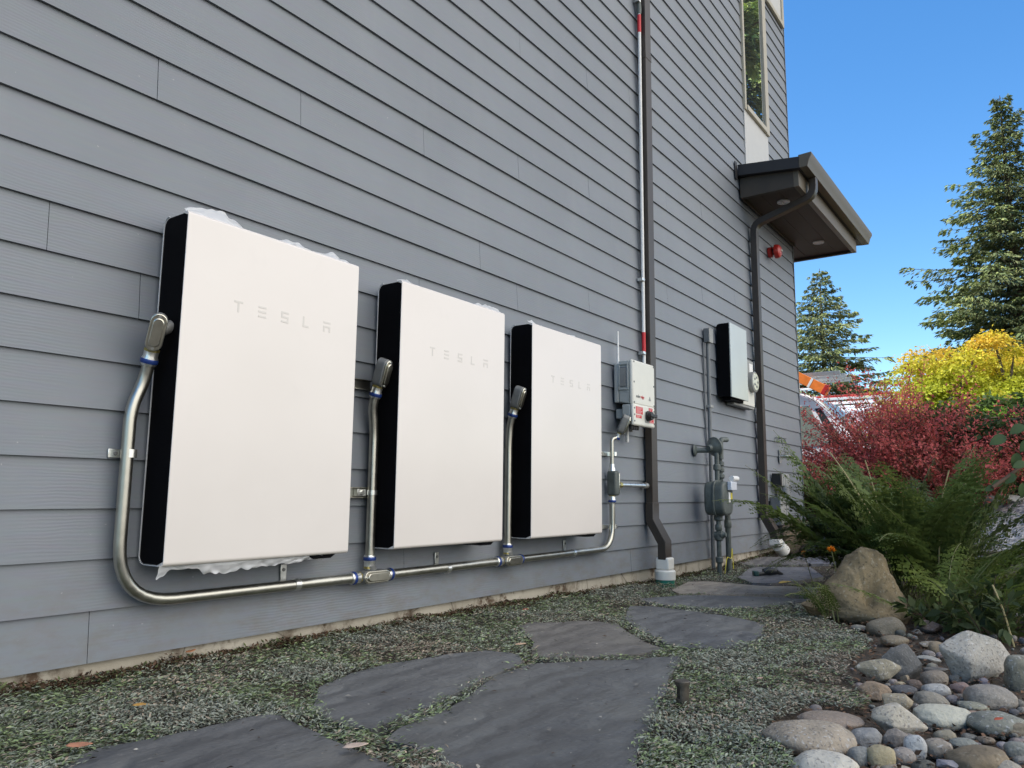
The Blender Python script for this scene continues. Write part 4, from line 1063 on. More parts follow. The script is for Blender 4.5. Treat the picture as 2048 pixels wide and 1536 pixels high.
obj('wall_plate', MB().box(ht[0] - .025, ht[0] + .035, -.016, -.003, ht[2] - .075, ht[2] + .065), MT['utility'], ho, bev=.004)
obj('spout', MB().tube(fillet([(ht[0], -.01, ht[2]), (ht[0] + .02, -.09, ht[2]), (ht[0] + .06, -.14, ht[2] - .03)], .03, 5), .016, 12), MT['cast'], ho)
obj('handle', MB().lathe((ht[0] + .01, -.06, ht[2] + .02), (0, -.3, 1), [(0, .008), (.02, .008), (.022, .028), (.03, .028)], 12), MT['cast'], ho)
t2_ = on_y(1556, 882, -.02)
hk = thing('wall_hook', 'thin dark wire bracket above the hose tap', 'wall bracket', t2_)
obj('rod', MB().tube(fillet([(t2_[0] - .05, -.004, t2_[2] + .03), (t2_[0] - .04, -.07, t2_[2] + .03), (t2_[0] - .03, -.075, t2_[2] - .05)], .02, 4), .006, 8), MT['utildark'], hk)
obj('rod', MB().tube(fillet([(t2_[0] + .07, -.004, t2_[2] + .03), (t2_[0] + .08, -.07, t2_[2] + .03), (t2_[0] + .09, -.075, t2_[2] - .05)], .02, 4), .006, 8), MT['utildark'], hk)
obj('bar', MB().tube([(t2_[0] - .05, -.07, t2_[2] + .03), (t2_[0] + .12, -.07, t2_[2] + .03)], .006, 8), MT['utildark'], hk)

# ================================================================== FLAGSTONES
FLAGS = [
 ('large dark slate flagstone at the bottom left, cut by the picture edge', (0.102, 0.105, 0.108), [(110, 1560), (191, 1511), (273, 1499), (376, 1478), (444, 1461), (502, 1449), (533, 1444), (560, 1446), (588, 1458), (615, 1471), (649, 1487), (703, 1511), (742, 1526), (800, 1560), (830, 1640), (400, 1700), (60, 1640)]),
 ('rounded blue grey flagstone between the wall planting and the largest flagstone', (0.112, 0.116, 0.118), [(634, 1390), (626, 1429), (652, 1451), (686, 1463), (742, 1472), (780, 1459), (841, 1433), (901, 1403), (965, 1369), (1008, 1352), (1047, 1332), (1038, 1320), (1013, 1313), (970, 1310), (901, 1317), (841, 1328), (772, 1339), (703, 1356), (652, 1378)]),
 ('largest flagstone, rippled dark slate in the foreground left of the path light', (0.103, 0.106, 0.105), [(1064, 1337), (1159, 1332), (1245, 1328), (1305, 1324), (1357, 1322), (1361, 1332), (1346, 1352), (1337, 1369), (1331, 1403), (1314, 1414), (1318, 1429), (1297, 1463), (1288, 1498), (1275, 1524), (1268, 1600), (1000, 1660), (905, 1560), (875, 1530), (845, 1515), (815, 1504), (772, 1496), (776, 1489), (806, 1468), (858, 1446), (927, 1414), (987, 1365)]),
 ('brownish flagstone in the middle of the path with a rusty far edge', (0.136, 0.128, 0.117), [(1038, 1260), (1064, 1251), (1116, 1253), (1155, 1249), (1198, 1250), (1236, 1257), (1262, 1275), (1288, 1292), (1326, 1305), (1326, 1311), (1245, 1320), (1159, 1324), (1090, 1324), (1064, 1318), (1062, 1305), (1069, 1294), (1051, 1279)]),
 ('wide blue grey flagstone left of the tall boulder, behind the brownish one', (0.118, 0.122, 0.124), [(1260, 1218), (1299, 1219), (1354, 1224), (1408, 1232), (1455, 1239), (1504, 1249), (1530, 1259), (1527, 1268), (1520, 1282), (1500, 1294), (1455, 1304), (1397, 1305), (1358, 1302), (1334, 1296), (1309, 1282), (1285, 1270), (1266, 1257), (1252, 1245), (1254, 1229)]),
 ('long narrow dark flagstone reaching the foot of the tall boulder', (0.132, 0.136, 0.139), [(1280, 1202), (1358, 1197), (1446, 1197), (1553, 1200), (1612, 1204), (1621, 1206), (1592, 1212), (1514, 1221), (1455, 1223), (1406, 1222), (1358, 1220), (1319, 1214), (1283, 1208)]),
 ('flagstone painted pale as if sunlit, just in front of the black drill', (0.360, 0.310, 0.250), [(1344, 1186), (1354, 1179), (1377, 1168), (1416, 1167), (1475, 1172), (1514, 1176), (1543, 1177), (1576, 1177), (1612, 1179), (1647, 1179), (1635, 1195), (1553, 1194), (1455, 1194), (1358, 1192)]),  # slab colour made pale to carry the sunlight falling on it
 ('grey flagstone carrying the black drill', (0.200, 0.195, 0.200), [(1475, 1159), (1498, 1141), (1514, 1138), (1621, 1138), (1650, 1158), (1592, 1166), (1543, 1171), (1504, 1170)]),
 ('flat brownish grey flagstone by the foot of the porch downspout', (0.170, 0.160, 0.155), [(1469, 1127), (1481, 1119), (1539, 1116), (1584, 1119), (1614, 1124), (1617, 1132), (1560, 1133), (1500, 1134)]),
 ('blue grey flagstone in front of the black tool bag', (0.170, 0.175, 0.200), [(1588, 1117), (1591, 1112), (1640, 1111), (1695, 1116), (1695, 1130), (1622, 1131)]),
 ('far blue slab partly behind fern fronds, just past the house corner', (0.220, 0.230, 0.270), [(1603, 1036), (1625, 1028), (1648, 1030), (1646, 1042), (1625, 1045)]),
 ('small far blue slab right of the corner, behind the tool bag', (0.220, 0.230, 0.270), [(1645, 1074), (1660, 1067), (1682, 1068), (1676, 1078), (1655, 1080)]),
 ('far blue slab seen between the ferns at the right', (0.200, 0.210, 0.240), [(1905, 1120), (1925, 1113), (1965, 1115), (1985, 1124), (1940, 1130)]),
 ('pale slab at the right edge, below the hanging fern', (0.220, 0.230, 0.240), [(2010, 1218), (2050, 1208), (2110, 1214), (2110, 1230), (2030, 1230)]),
]
SLABS = []
for i, (labl, colr, px) in enumerate(FLAGS):
    pts = []
    for k in range(len(px)):
        a = np.array(px[k], float); b = np.array(px[(k + 1) % len(px)], float)
        for t in (0, .33, .67): pts.append(on_g(*(a + (b - a) * t)))
    pts = np.array(pts); g = rnd(100 + i)
    n = len(pts); per = np.linalg.norm(np.diff(np.vstack([pts, pts[:1]]), axis=0), axis=1).sum()
    amp = min(.012, per / n * .22)
    c = pts.mean(0)
    out = pts.copy()
    for k in range(n):
        q = mnoise.noise(Vector((pts[k][0] * 22, pts[k][1] * 22, i * 3.1))); dv = pts[k] - c; dv /= np.linalg.norm(dv); out[k] = pts[k] + dv * q * amp
    lift = .016 if i < 8 else .014
    SLABS.append(out[:, :2])
    me = bpy.data.meshes.new('flagstone'); bm = bmesh.new()
    # fine top so that it follows the ground and can ripple
    top = [bm.verts.new((p[0], p[1], 0)) for p in out]
    f = bm.faces.new(top)
    bmesh.ops.triangulate(bm, faces=[f])
    if i < 6:
        for _ in range(3):
            ed = [e for e in bm.edges if e.calc_length() > .05]
            if not ed: break
            bmesh.ops.subdivide_edges(bm, edges=ed, cuts=1)
            bmesh.ops.triangulate(bm, faces=[q for q in bm.faces if len(q.verts) > 3])
    for v in bm.verts:
        x, y = v.co.x, v.co.y
        v.co.z = gz(x, y) + lift + (0 if i > 5 else .0035 * mnoise.noise(Vector((x * 3, y * 6, i))) + .002 * mnoise.noise(Vector((x * 9, y * 16, i))))
    bmesh.ops.recalc_face_normals(bm, faces=bm.faces)
    for q in bm.faces:
        if q.normal.z < 0: q.normal_flip()
    geo = bmesh.ops.extrude_face_region(bm, geom=list(bm.faces))
    nv = [q for q in geo['geom'] if isinstance(q, bmesh.types.BMVert)]
    for v in nv: v.co.z += 0
    low = [v for v in bm.verts if v not in set(nv)]
    for v in low: v.co.z -= .045
    bmesh.ops.recalc_face_normals(bm, faces=bm.faces)
    cc = Vector((c[0], c[1], gz(c[0], c[1]) - .03))
    for v in bm.verts: v.co -= cc
    bm.to_mesh(me); bm.free()
    me.polygons.foreach_set('use_smooth', [True] * len(me.polygons)); me.set_sharp_from_angle(angle=R(40))
    o = finish('flagstone', me, MT['slate'], None, True); o.location = cc; o.color = (*colr, 1)
    setprops(o, labl, 'flagstone', 'flagstones of the garden path')

# ================================================================== ROCKS
BEDPX = [(1640, 1240), (1690, 1262), (1735, 1280), (1745, 1300), (1705, 1322), (1692, 1352), (1722, 1385), (1738, 1408), (1715, 1428), (1650, 1418), (1585, 1436), (1533, 1462), (1545, 1500), (1585, 1530), (1600, 1600)]
BED = [tuple(on_g(*p)[:2]) for p in BEDPX]
BED = BED + [(BED[-1][0] - .2, -6.0), (12, -6.0), (12, -1.0), (5.0, -1.25), (3.4, -1.35)]
def rock(name, labl, cx, cy, wpx, hpx, colr, m, seed, flat=None, ang=False, tilt=0.0, group=None, sink=.22, cat='stone', yaw=None, lift=0.0):
    P = on_g(cx, cy + hpx * .36)
    dist = float((P - CAM) @ FWD)
    wd = wpx / F_PX * dist; ht = hpx / F_PX * dist
    dep = wd * (.72 if flat is None else flat)
    pitch = (CAM[2] - P[2]) / max(.5, np.linalg.norm(P[:2] - CAM[:2]))
    hz = max(ht * .55, ht - dep * pitch * .75)
    g = random.Random(seed)
    bm = bmesh.new()
    if ang:
        pts = []
        for k in range(16):
            v = Vector((g.gauss(0, 1), g.gauss(0, 1), g.gauss(0, 1))).normalized()
            v = Vector((v.x ** 3 * .35 + v.x * .75, v.y ** 3 * .35 + v.y * .75, v.z * .9)); pts.append(bm.verts.new(v))
        bmesh.ops.convex_hull(bm, input=bm.verts[:])
        bmesh.ops.delete(bm, geom=[v for v in bm.verts if not v.link_faces], context='VERTS')
        bmesh.ops.bevel(bm, geom=bm.edges[:] , offset=.07, segments=2, affect='EDGES', profile=.6)
        bmesh.ops.triangulate(bm, faces=bm.faces[:])
        for _ in range(2):
            ed = [e for e in bm.edges if e.calc_length() > .22]
            bmesh.ops.subdivide_edges(bm, edges=ed, cuts=1); bmesh.ops.triangulate(bm, faces=[q for q in bm.faces if len(q.verts) > 3])
        a1, a2 = .035, .02
    else:
        bmesh.ops.create_icosphere(bm, subdivisions=4 if wpx > 60 else 3, radius=1)
        a1, a2 = .17, .03
    off = Vector((seed * 1.37, seed * .71, seed * 2.3))
    for v in bm.verts:
        n = v.co.normalized()
        r_ = 1 + a1 * mnoise.noise(n * .9 + off) + a1 * .45 * mnoise.noise(n * 2.1 + off) + a2 * mnoise.noise(n * 5 + off)
        if not ang:
            p = v.co; e = .82; v.co = Vector((math.copysign(abs(p.x) ** e, p.x), math.copysign(abs(p.y) ** e, p.y), math.copysign(abs(p.z) ** .9, p.z)))
        v.co *= r_
    xs = [v.co.x for v in bm.verts]; ys = [v.co.y for v in bm.verts]; zs = [v.co.z for v in bm.verts]
    sx, sy, sz = wd / (max(xs) - min(xs)), dep / (max(ys) - min(ys)), hz * (1 + sink) / (max(zs) - min(zs))
    for v in bm.verts: v.co = Vector(((v.co.x - (max(xs) + min(xs)) / 2) * sx, (v.co.y - (max(ys) + min(ys)) / 2) * sy, (v.co.z - min(zs)) * sz))
    if tilt: bmesh.ops.rotate(bm, verts=bm.verts, cent=(0, 0, hz * .4), matrix=Matrix.Rotation(tilt, 3, 'Y'))
    me = bpy.data.meshes.new(name); bm.to_mesh(me); bm.free()
    me.polygons.foreach_set('use_smooth', [True] * len(me.polygons))
    if ang: me.set_sharp_from_angle(angle=R(38))
    o = finish(name, me, m, None, True)
    o.location = (P[0], P[1], gz(P[0], P[1]) - hz * sink + lift)
    vx = math.atan2(RIGHT[1], RIGHT[0]); o.rotation_euler = (0, 0, vx + (g.uniform(-.18, .18) if yaw is None else yaw))
    o.color = (*(np.array(colr) * .76 * np.array((1.04, 1.0, .93)) + np.array((.245, .222, .185)) * .24), 1)
    return setprops(o, labl, cat, group)
rk, gn, ms = MT['rock'], MT['granite'], MT['mossrock']
RG = 'river stones in the dry stone bed'
ROCKS = [
 ('round olive brown stone touching the foot of the tall boulder', 1772, 1254, 74, 38, (.17, .15, .11), rk, 0), ('low tan stone half buried at the edge of the creeping plants', 1790, 1281, 54, 22, (.20, .17, .12), rk, 0),
 ('flat pale sliver of stone left of the round olive stone', 1720, 1256, 34, 14, (.22, .22, .20), rk, 0), ('dark reddish brown stone under the fern, right of the tall boulder', 1856, 1253, 62, 28, (.12, .085, .075), rk, 1),
 ('small grey chip of stone in the reddish mulch', 1834, 1265, 22, 12, (.24, .22, .20), rk, 1), ('long low grey stone lying behind the tan round one', 1850, 1283, 72, 22, (.22, .20, .17), gn, 1),
 ('round tan stone beside the left side of the biggest pale boulder', 1875, 1297, 34, 26, (.26, .21, .14), rk, 0), ('grey green stone cut by the right edge of the picture, below the pale boulder', 2046, 1352, 62, 72, (.22, .225, .19), gn, 0),
 ('thin dark slab lying behind the rounded grey brown stone', 1872, 1338, 52, 12, (.15, .15, .15), rk, 1), ('pale bluish flat slab in front of the round tan stone', 1853, 1318, 50, 18, (.30, .32, .33), rk, 1),
 ('brown wedge shaped rock under the grey angular rock', 1749, 1380, 64, 38, (.26, .19, .13), rk, 1), ('dark navy smooth stone tucked under the grey angular rock', 1806, 1379, 56, 22, (.045, .055, .08), rk, 0),
 ('cream coloured stone peeping out above the navy stone', 1802, 1369, 26, 12, (.50, .42, .28), rk, 0), ('small tan block right of the grey angular rock', 1812, 1361, 20, 20, (.28, .23, .16), rk, 1),
 ('dark brown red stone between the tan block and the bluish white one', 1829, 1373, 30, 26, (.10, .065, .055), rk, 0), ('rounded grey brown stone left of the small navy stone', 1871, 1358, 54, 34, (.22, .19, .16), rk, 0),
 ('small navy stone touching the pale boulder', 1908, 1358, 24, 18, (.04, .06, .08), rk, 0), ('bluish white oblong stone right of the dark brown red one', 1872, 1379, 54, 28, (.42, .44, .46), gn, 0),
 ('mauve wedge stone below the pale boulder', 1922, 1377, 40, 24, (.22, .15, .15), rk, 1), ('broad grey slab like stone below the pale boulder', 1979, 1394, 96, 52, (.25, .24, .23), rk, 0),
 ('smooth grey tan pebble sloping right, above the white oval stone', 1863, 1400, 66, 36, (.24, .23, .20), rk, 0), ('tan speckled stone above the rough pale granite lump', 1800, 1412, 66, 48, (.34, .30, .22), gn, 1),
 ('rough pale granite lump left of the white oval stone', 1796, 1440, 106, 74, (.46, .44, .39), gn, 1), ('white oval stone lying flat on top of the bed', 1886, 1432, 110, 52, (.56, .57, .50), rk, 0),
 ('mauve grey pebble above the right end of the white oval', 1905, 1399, 28, 18, (.22, .20, .22), rk, 0), ('brown grey pebble just right of the mauve grey one', 1926, 1396, 38, 18, (.20, .17, .15), rk, 0),
 ('grey green speckled stone pointing at the white oval', 1946, 1412, 60, 24, (.24, .26, .22), gn, 0), ('big grey green stone right of the white oval', 1994, 1446, 110, 54, (.20, .22, .20), gn, 0),
 ('olive brown stone leaning on the big grey green one, at the right edge', 2036, 1460, 62, 36, (.20, .17, .12), rk, 0), ('pinkish flat stone behind the white oval', 1945, 1428, 38, 16, (.34, .24, .19), rk, 0),
 ('tan egg shaped stone under the white oval', 1891, 1474, 44, 30, (.28, .26, .20), rk, 0), ('smooth mauve grey wedge below the granite lump', 1791, 1477, 58, 42, (.20, .185, .18), rk, 1),
 ('white and blue speckled pebble in the lower middle of the bed', 1831, 1497, 44, 50, (.48, .52, .58), gn, 0), ('mottled brown grey egg shaped stone, right of the white and blue one', 1877, 1497, 56, 42, (.30, .27, .24), gn, 0),
 ('grey green flat stone above the large brown stone', 1926, 1486, 54, 26, (.24, .27, .26), rk, 0), ('large rough brown stone near the bottom right', 1954, 1515, 118, 58, (.17, .135, .09), ms, 0),
 ('small dark pebble right of the tan egg shaped stone', 1939, 1474, 30, 16, (.13, .14, .14), rk, 0), ('brown pebble beside the fallen red leaf', 1972, 1480, 36, 18, (.16, .13, .10), rk, 0),
 ('grey green stone at the right edge above the corner', 2033, 1502, 46, 38, (.22, .24, .23), rk, 0), ('tan grey dome shaped stone at the bottom right', 2008, 1532, 64, 36, (.30, .29, .26), rk, 0),
 ('grey pebble in the very bottom right corner', 2044, 1522, 32, 22, (.25, .25, .24), rk, 0), ('yellowish mottled stone with brown stains at the bottom', 1763, 1517, 60, 52, (.36, .32, .20), rk, 0),
 ('grey mottled stone between the yellowish and the white and blue ones', 1806, 1510, 54, 36, (.28, .26, .26), gn, 0), ('bluish grey stone right of the big granite oval', 1731, 1476, 64, 44, (.24, .26, .29), rk, 0),
 ('tan grey pebble at the bottom edge below the grey mottled stone', 1795, 1538, 60, 24, (.36, .33, .28), rk, 0), ('dark green black pebble at the bottom edge', 1846, 1530, 44, 24, (.05, .06, .055), rk, 0),
 ('blue mauve angular stone at the bottom edge', 1888, 1529, 58, 30, (.22, .23, .30), rk, 1), ('mauve pebble at the right edge above the grey green one', 2036, 1483, 32, 18, (.24, .20, .21), rk, 0),
 ('big granite oval at the left end of the stone bed', 1623, 1470, 184, 80, (.34, .30, .25), gn, 0), ('flat pinkish brown stone behind the big granite oval', 1662, 1438, 124, 42, (.27, .22, .185), rk, 0),
 ('white speckled round stone cut by the bottom edge', 1652, 1533, 134, 74, (.58, .58, .55), gn, 0), ('grey stone wedged between the white speckled and yellowish stones', 1722, 1514, 54, 44, (.22, .24, .25), rk, 0),
 ('small dark stone by itself at the bottom edge, left of the bed', 1430, 1530, 38, 22, (.09, .08, .075), rk, 1),
]
for i, (labl, cx, cy, wpx, hpx, colr, m, ang) in enumerate(ROCKS):
    rock('river_stone' if not ang else 'rock', labl, cx, cy, wpx, hpx, colr, m, 11 + i, ang=bool(ang), group=RG, tilt=(.12 if cx in (1863, 1946) else -.08 if i % 5 == 0 else 0.0))
rock('boulder', 'biggest pale speckled boulder at the right edge of the stone bed', 1985, 1318, 196, 118, (.44, .435, .42), gn, 305, ang=True, flat=.8, sink=.35, group=None, cat='boulder', yaw=.1)
rock('rock', 'dark blue slate slab standing between the grey angular rock and the grass', 1800, 1330, 92, 78, (.060, .070, .085), rk, 222, ang=True, flat=.5, group=RG, tilt=.3)
rock('rock', 'grey angular rock resting on the brown wedge', 1753, 1340, 106, 56, (.27, .26, .21), gn, 233, ang=True, flat=.6, group=RG, sink=.30)
rock('boulder', 'brown split rock at the house corner behind the tool bag', 1592, 1082, 62, 74, (.18, .125, .08), ms, 244, ang=True, cat='boulder')
rock('boulder', 'dark flat topped rock in the sunlit gravel at the right', 1977, 1012, 62, 46, (.10, .11, .12), rk, 255, ang=True, cat='boulder')
rock('boulder', 'sunlit white boulder at the right edge of the picture', 2040, 915, 50, 66, (.52, .50, .47), gn, 266, ang=True, cat='boulder')
for i, (cx, cy, wd, ht, cc, lb_) in enumerate([(1935, 960, 60, 24, (.46, .40, .31), 'flat sunlit sandstone block left of the white boulder'), (2010, 968, 70, 26, (.50, .46, .40), 'broad cream stone in the sunlit gravel'), (1905, 940, 44, 20, (.42, .40, .36), 'sunlit grey stone under the red barberry'),
        (1960, 925, 40, 18, (.48, .45, .44), 'pale sunlit stone behind the sandstone block'), (2030, 1000, 40, 16, (.50, .48, .45), 'small white stone at the right edge, below the broad cream stone'), (1650, 1001, 30, 12, (.55, .55, .52), 'small sunlit white stone glimpsed between fern fronds near the corner')]):
    rock('stone', lb_, cx, cy, wd, ht, cc, gn if i % 2 else rk, 400 + i, ang=i % 2 == 0, group='sunlit stones behind the ferns')
g = random.Random(77)
protos = []
bedarr = np.array(BED)
cnt = 0; tries = 0
while cnt < 190 and tries < 5000:
    tries += 1
    cx, cy = g.uniform(1600, 2060), g.uniform(1270, 1550)
    P = on_g(cx, cy)
    if not inpoly(np.array([[P[0], P[1]]]), BED)[0]: continue
    s = g.uniform(12, 26) if cnt < 100 else g.uniform(7, 14)
    tone = g.uniform(.10, .34); colr = (tone * g.uniform(.95, 1.1), tone * g.uniform(.93, 1.02), tone * g.uniform(.8, 1.05))
    if cnt < 10:
        o = rock('pebble', 'small pebble filling a gap between the larger river stones', cx, cy, s, s * .62, colr, gn if cnt % 3 == 0 else rk, 500 + cnt, group='small pebbles between the river stones', sink=.3)
        protos.append(o)
    else:
        q = protos[cnt % 10]; o = q.copy(); COL.objects.link(o)
        dist = float((P - CAM) @ FWD); sc = s / F_PX * dist / q.dimensions.x if q.dimensions.x > 0 else 1
        o.scale = (sc, sc, sc); o.location = (P[0], P[1], gz(P[0], P[1]) - .004); o.rotation_euler = (g.uniform(-.3, .3), g.uniform(-.3, .3), g.uniform(0, 6.28)); o.color = (*colr, 1)
    cnt += 1

# tall pyramid boulder from its outline, given real depth
OUT = [(1618, 1214), (1630, 1232), (1690, 1254), (1745, 1262), (1800, 1260), (1818, 1230), (1808, 1196), (1784, 1145), (1771, 1114), (1757, 1100), (1735, 1095), (1716, 1101), (1702, 1119), (1682, 1154), (1652, 1187), (1634, 1204)]
base = on_g(1720, 1240); bd = float((base - CAM) @ FWD)
O3 = []
for k in range(len(OUT)):
    a, b = np.array(OUT[k], float), np.array(OUT[(k + 1) % len(OUT)], float)
    for t in np.arange(0, 1, .1):
        p = a + (b - a) * t; d = ray(*p); O3.append(CAM + d * bd)
O3 = np.array(O3); ctr = np.array([O3[:, 0].mean(), O3[:, 1].mean(), O3[:, 2].min() + .10])
fh = np.array([FWD[0], FWD[1], 0]); fh /= np.linalg.norm(fh)
mb = MB(); nv = 61; no = len(O3)
for j in range(nv):
    v = -1 + 2 * j / (nv - 1); s_ = max(.02, (1 - abs(v) ** 2.4)) ** .55
    for p in O3:
        hz_ = max(0.0, min(1.0, (p[2] - ctr[2] + .10) / .36)); q = ctr + (p - ctr) * s_ + fh * (v * (.21 - .10 * hz_) + .05)
        nz_ = mnoise.noise(Vector(q * 4.3 + 7)) * .013 + mnoise.noise(Vector(q * 60)) * .0035 + mnoise.noise(Vector(q * 110)) * .002 - max(0, mnoise.noise(Vector(q * np.array((14, 14, 6))))) * .010 - abs(mnoise.noise(Vector(q * 9 + 3))) * .006 + mnoise.noise(Vector(q * 15)) * .010 + mnoise.noise(Vector(q * 34)) * .005 + .008
        dv = q - ctr; dv /= np.linalg.norm(dv); mb.v.append(tuple(q + dv * nz_))
for j in range(nv - 1):
    for k in range(no):
        a = j * no + k; b = j * no + (k + 1) % no; mb.f.append((a, b, b + no, a + no))
mb.f.append(tuple(range(no - 1, -1, -1))); mb.f.append(tuple((nv - 1) * no + k for k in range(no)))
o = solo('boulder', mb, ms, 'tall brown pyramid shaped boulder at the bend of the path, below the fern', 'boulder', angle=60); o.color = (.20, .158, .094, 1)

# ================================================================== PATH LIGHT, DRILL, BAG
pl = on_g(1366, 1424); k_ = float((pl - CAM) @ FWD) / F_PX
lt = thing('path_light', 'short dark metal path light with a notched side, beside the largest flagstone', 'path light', pl)
hh_ = 62 * k_; rr_ = 15 * k_
x, y = pl[0], pl[1]; zg = gz(x, y)
obj('base_flange', MB().lathe((x, y, zg), (0, 0, 1), [(0, rr_ * .5), (hh_ * .10, rr_ * .55), (hh_ * .12, rr_ * 1.15), (hh_ * .17, rr_ * 1.15), (hh_ * .18, rr_ * .9)], 24), MT['bronze'], lt, bev=.001)
# half shell body leaves the notch open towards the flagstone
na = math.atan2(-RIGHT[1] - FWD[1] * .12, -RIGHT[0] - FWD[0] * .12)
shell = MB(); n_ = 30
for zz_ in (hh_ * .17, hh_ * .42, hh_ * .421, hh_ * .78, hh_ * .781, hh_ * .86):
    for i in range(n_):
        a = na + 2 * math.pi * i / n_
        cut = (hh_ * .42 < zz_ < hh_ * .781) and (i < 4 or i > n_ - 4)
        r2 = rr_ * (.35 if cut else .88)
        shell.v.append((x + r2 * math.cos(a), y + r2 * math.sin(a), zz_ + zg))
for j in range(5):
    for i in range(n_):
        a, b = j * n_ + i, j * n_ + (i + 1) % n_; shell.f.append((a, b, b + n_, a + n_))
obj('body', shell, MT['bronze'], lt, angle=50)
obj('cap', MB().lathe((x, y, zg + hh_ * .85), (0, 0, 1), [(0, rr_ * 1.0), (hh_ * .10, rr_ * 1.02), (hh_ * .13, rr_ * .92), (hh_ * .14, .0)], 26), MT['bronze'], lt)
obj('lens', MB().cyl((x, y, zg + hh_ * .42), (x, y, zg + hh_ * .80), rr_ * .36, 14), MT['bronze'], lt)

dp = on_g(1537, 1156); zg = gz(dp[0], dp[1]) + .016
vx = RIGHT * np.array((1, 1, 0)); vx /= np.linalg.norm(vx); vy = np.array((-vx[1], vx[0], 0))
dr = thing('cordless_drill', 'black cordless drill lying on the grey flagstone', 'drill', (dp[0], dp[1], zg))
def lp_(a, b, c): return dp * np.array((1, 1, 0)) + vx * a + vy * b + np.array((0, 0, zg + c))
s_ = float((dp - CAM) @ FWD) / F_PX
obj('motor_body', MB().tube([lp_(-10 * s_, 0, 8 * s_), lp_(0, 0, 9 * s_), lp_(16 * s_, 0, 8 * s_)], [6 * s_, 8 * s_, 6 * s_], 16), MT['tool'], dr)
obj('chuck', MB().tube([lp_(16 * s_, 0, 8 * s_), lp_(24 * s_, .01, 5 * s_), lp_(30 * s_, .01, 3.5 * s_)], [5 * s_, 3.5 * s_, 1.5 * s_], 14), MT['black'], dr)
obj('handle', MB().tube([lp_(-4 * s_, 0, 6 * s_), lp_(-22 * s_, -.02, 3.5 * s_)], [4.5 * s_, 4 * s_], 12), MT['tool'], dr)
obj('battery_pack', MB().obox(lp_(-27 * s_, -.02, 5 * s_), vx * 5 * s_, vy * 8 * s_, (0, 0, 5 * s_)), MT['teal'], dr, bev=.008)

bp = on_g(1648, 1112); s_ = float((bp - CAM) @ FWD) / F_PX; zg = gz(bp[0], bp[1])
bg_ = thing('tool_bag', 'slumped black tool bag with a white corner, on the path behind the tall boulder', 'bag', (bp[0], bp[1], zg))
def bpnt(a, b, c): return bp * np.array((1, 1, 0)) + vx * a * s_ + vy * b * s_ + np.array((0, 0, zg + c * s_))
bm_b = MB().ball((0, 0, 0), 1, 24)
bm_b.v = [tuple(bpnt(p[0] * 46 * (1 + .15 * mnoise.noise(Vector(p) * 2.2)), p[1] * 30, max(0, 13 + 15 * p[2] * (1 + .5 * mnoise.noise(Vector(p) * 2.7 + Vector((4, 1, 2))))))) for p in bm_b.v]
obj('body', bm_b, MT['black'], bg_)
obj('flap', MB().prism([bpnt(8, -26, 26), bpnt(24, -30, 12), bpnt(30, -30, 9), bpnt(12, -24, 30)], vy * .01), MT['white'], bg_, label='small white triangular flap')
obj('strap', MB().sweep(fillet([bpnt(-48, -8, 14), bpnt(-30, -18, 28), bpnt(-5, -22, 24), bpnt(10, -28, 6)], .04, 5), rect(.004, .014)), MT['brown'], bg_)
obj('grip_end', MB().tube([bpnt(-50, -16, 5), bpnt(-42, -16, 6)], 5 * s_, 10), MT['orange'], bg_)

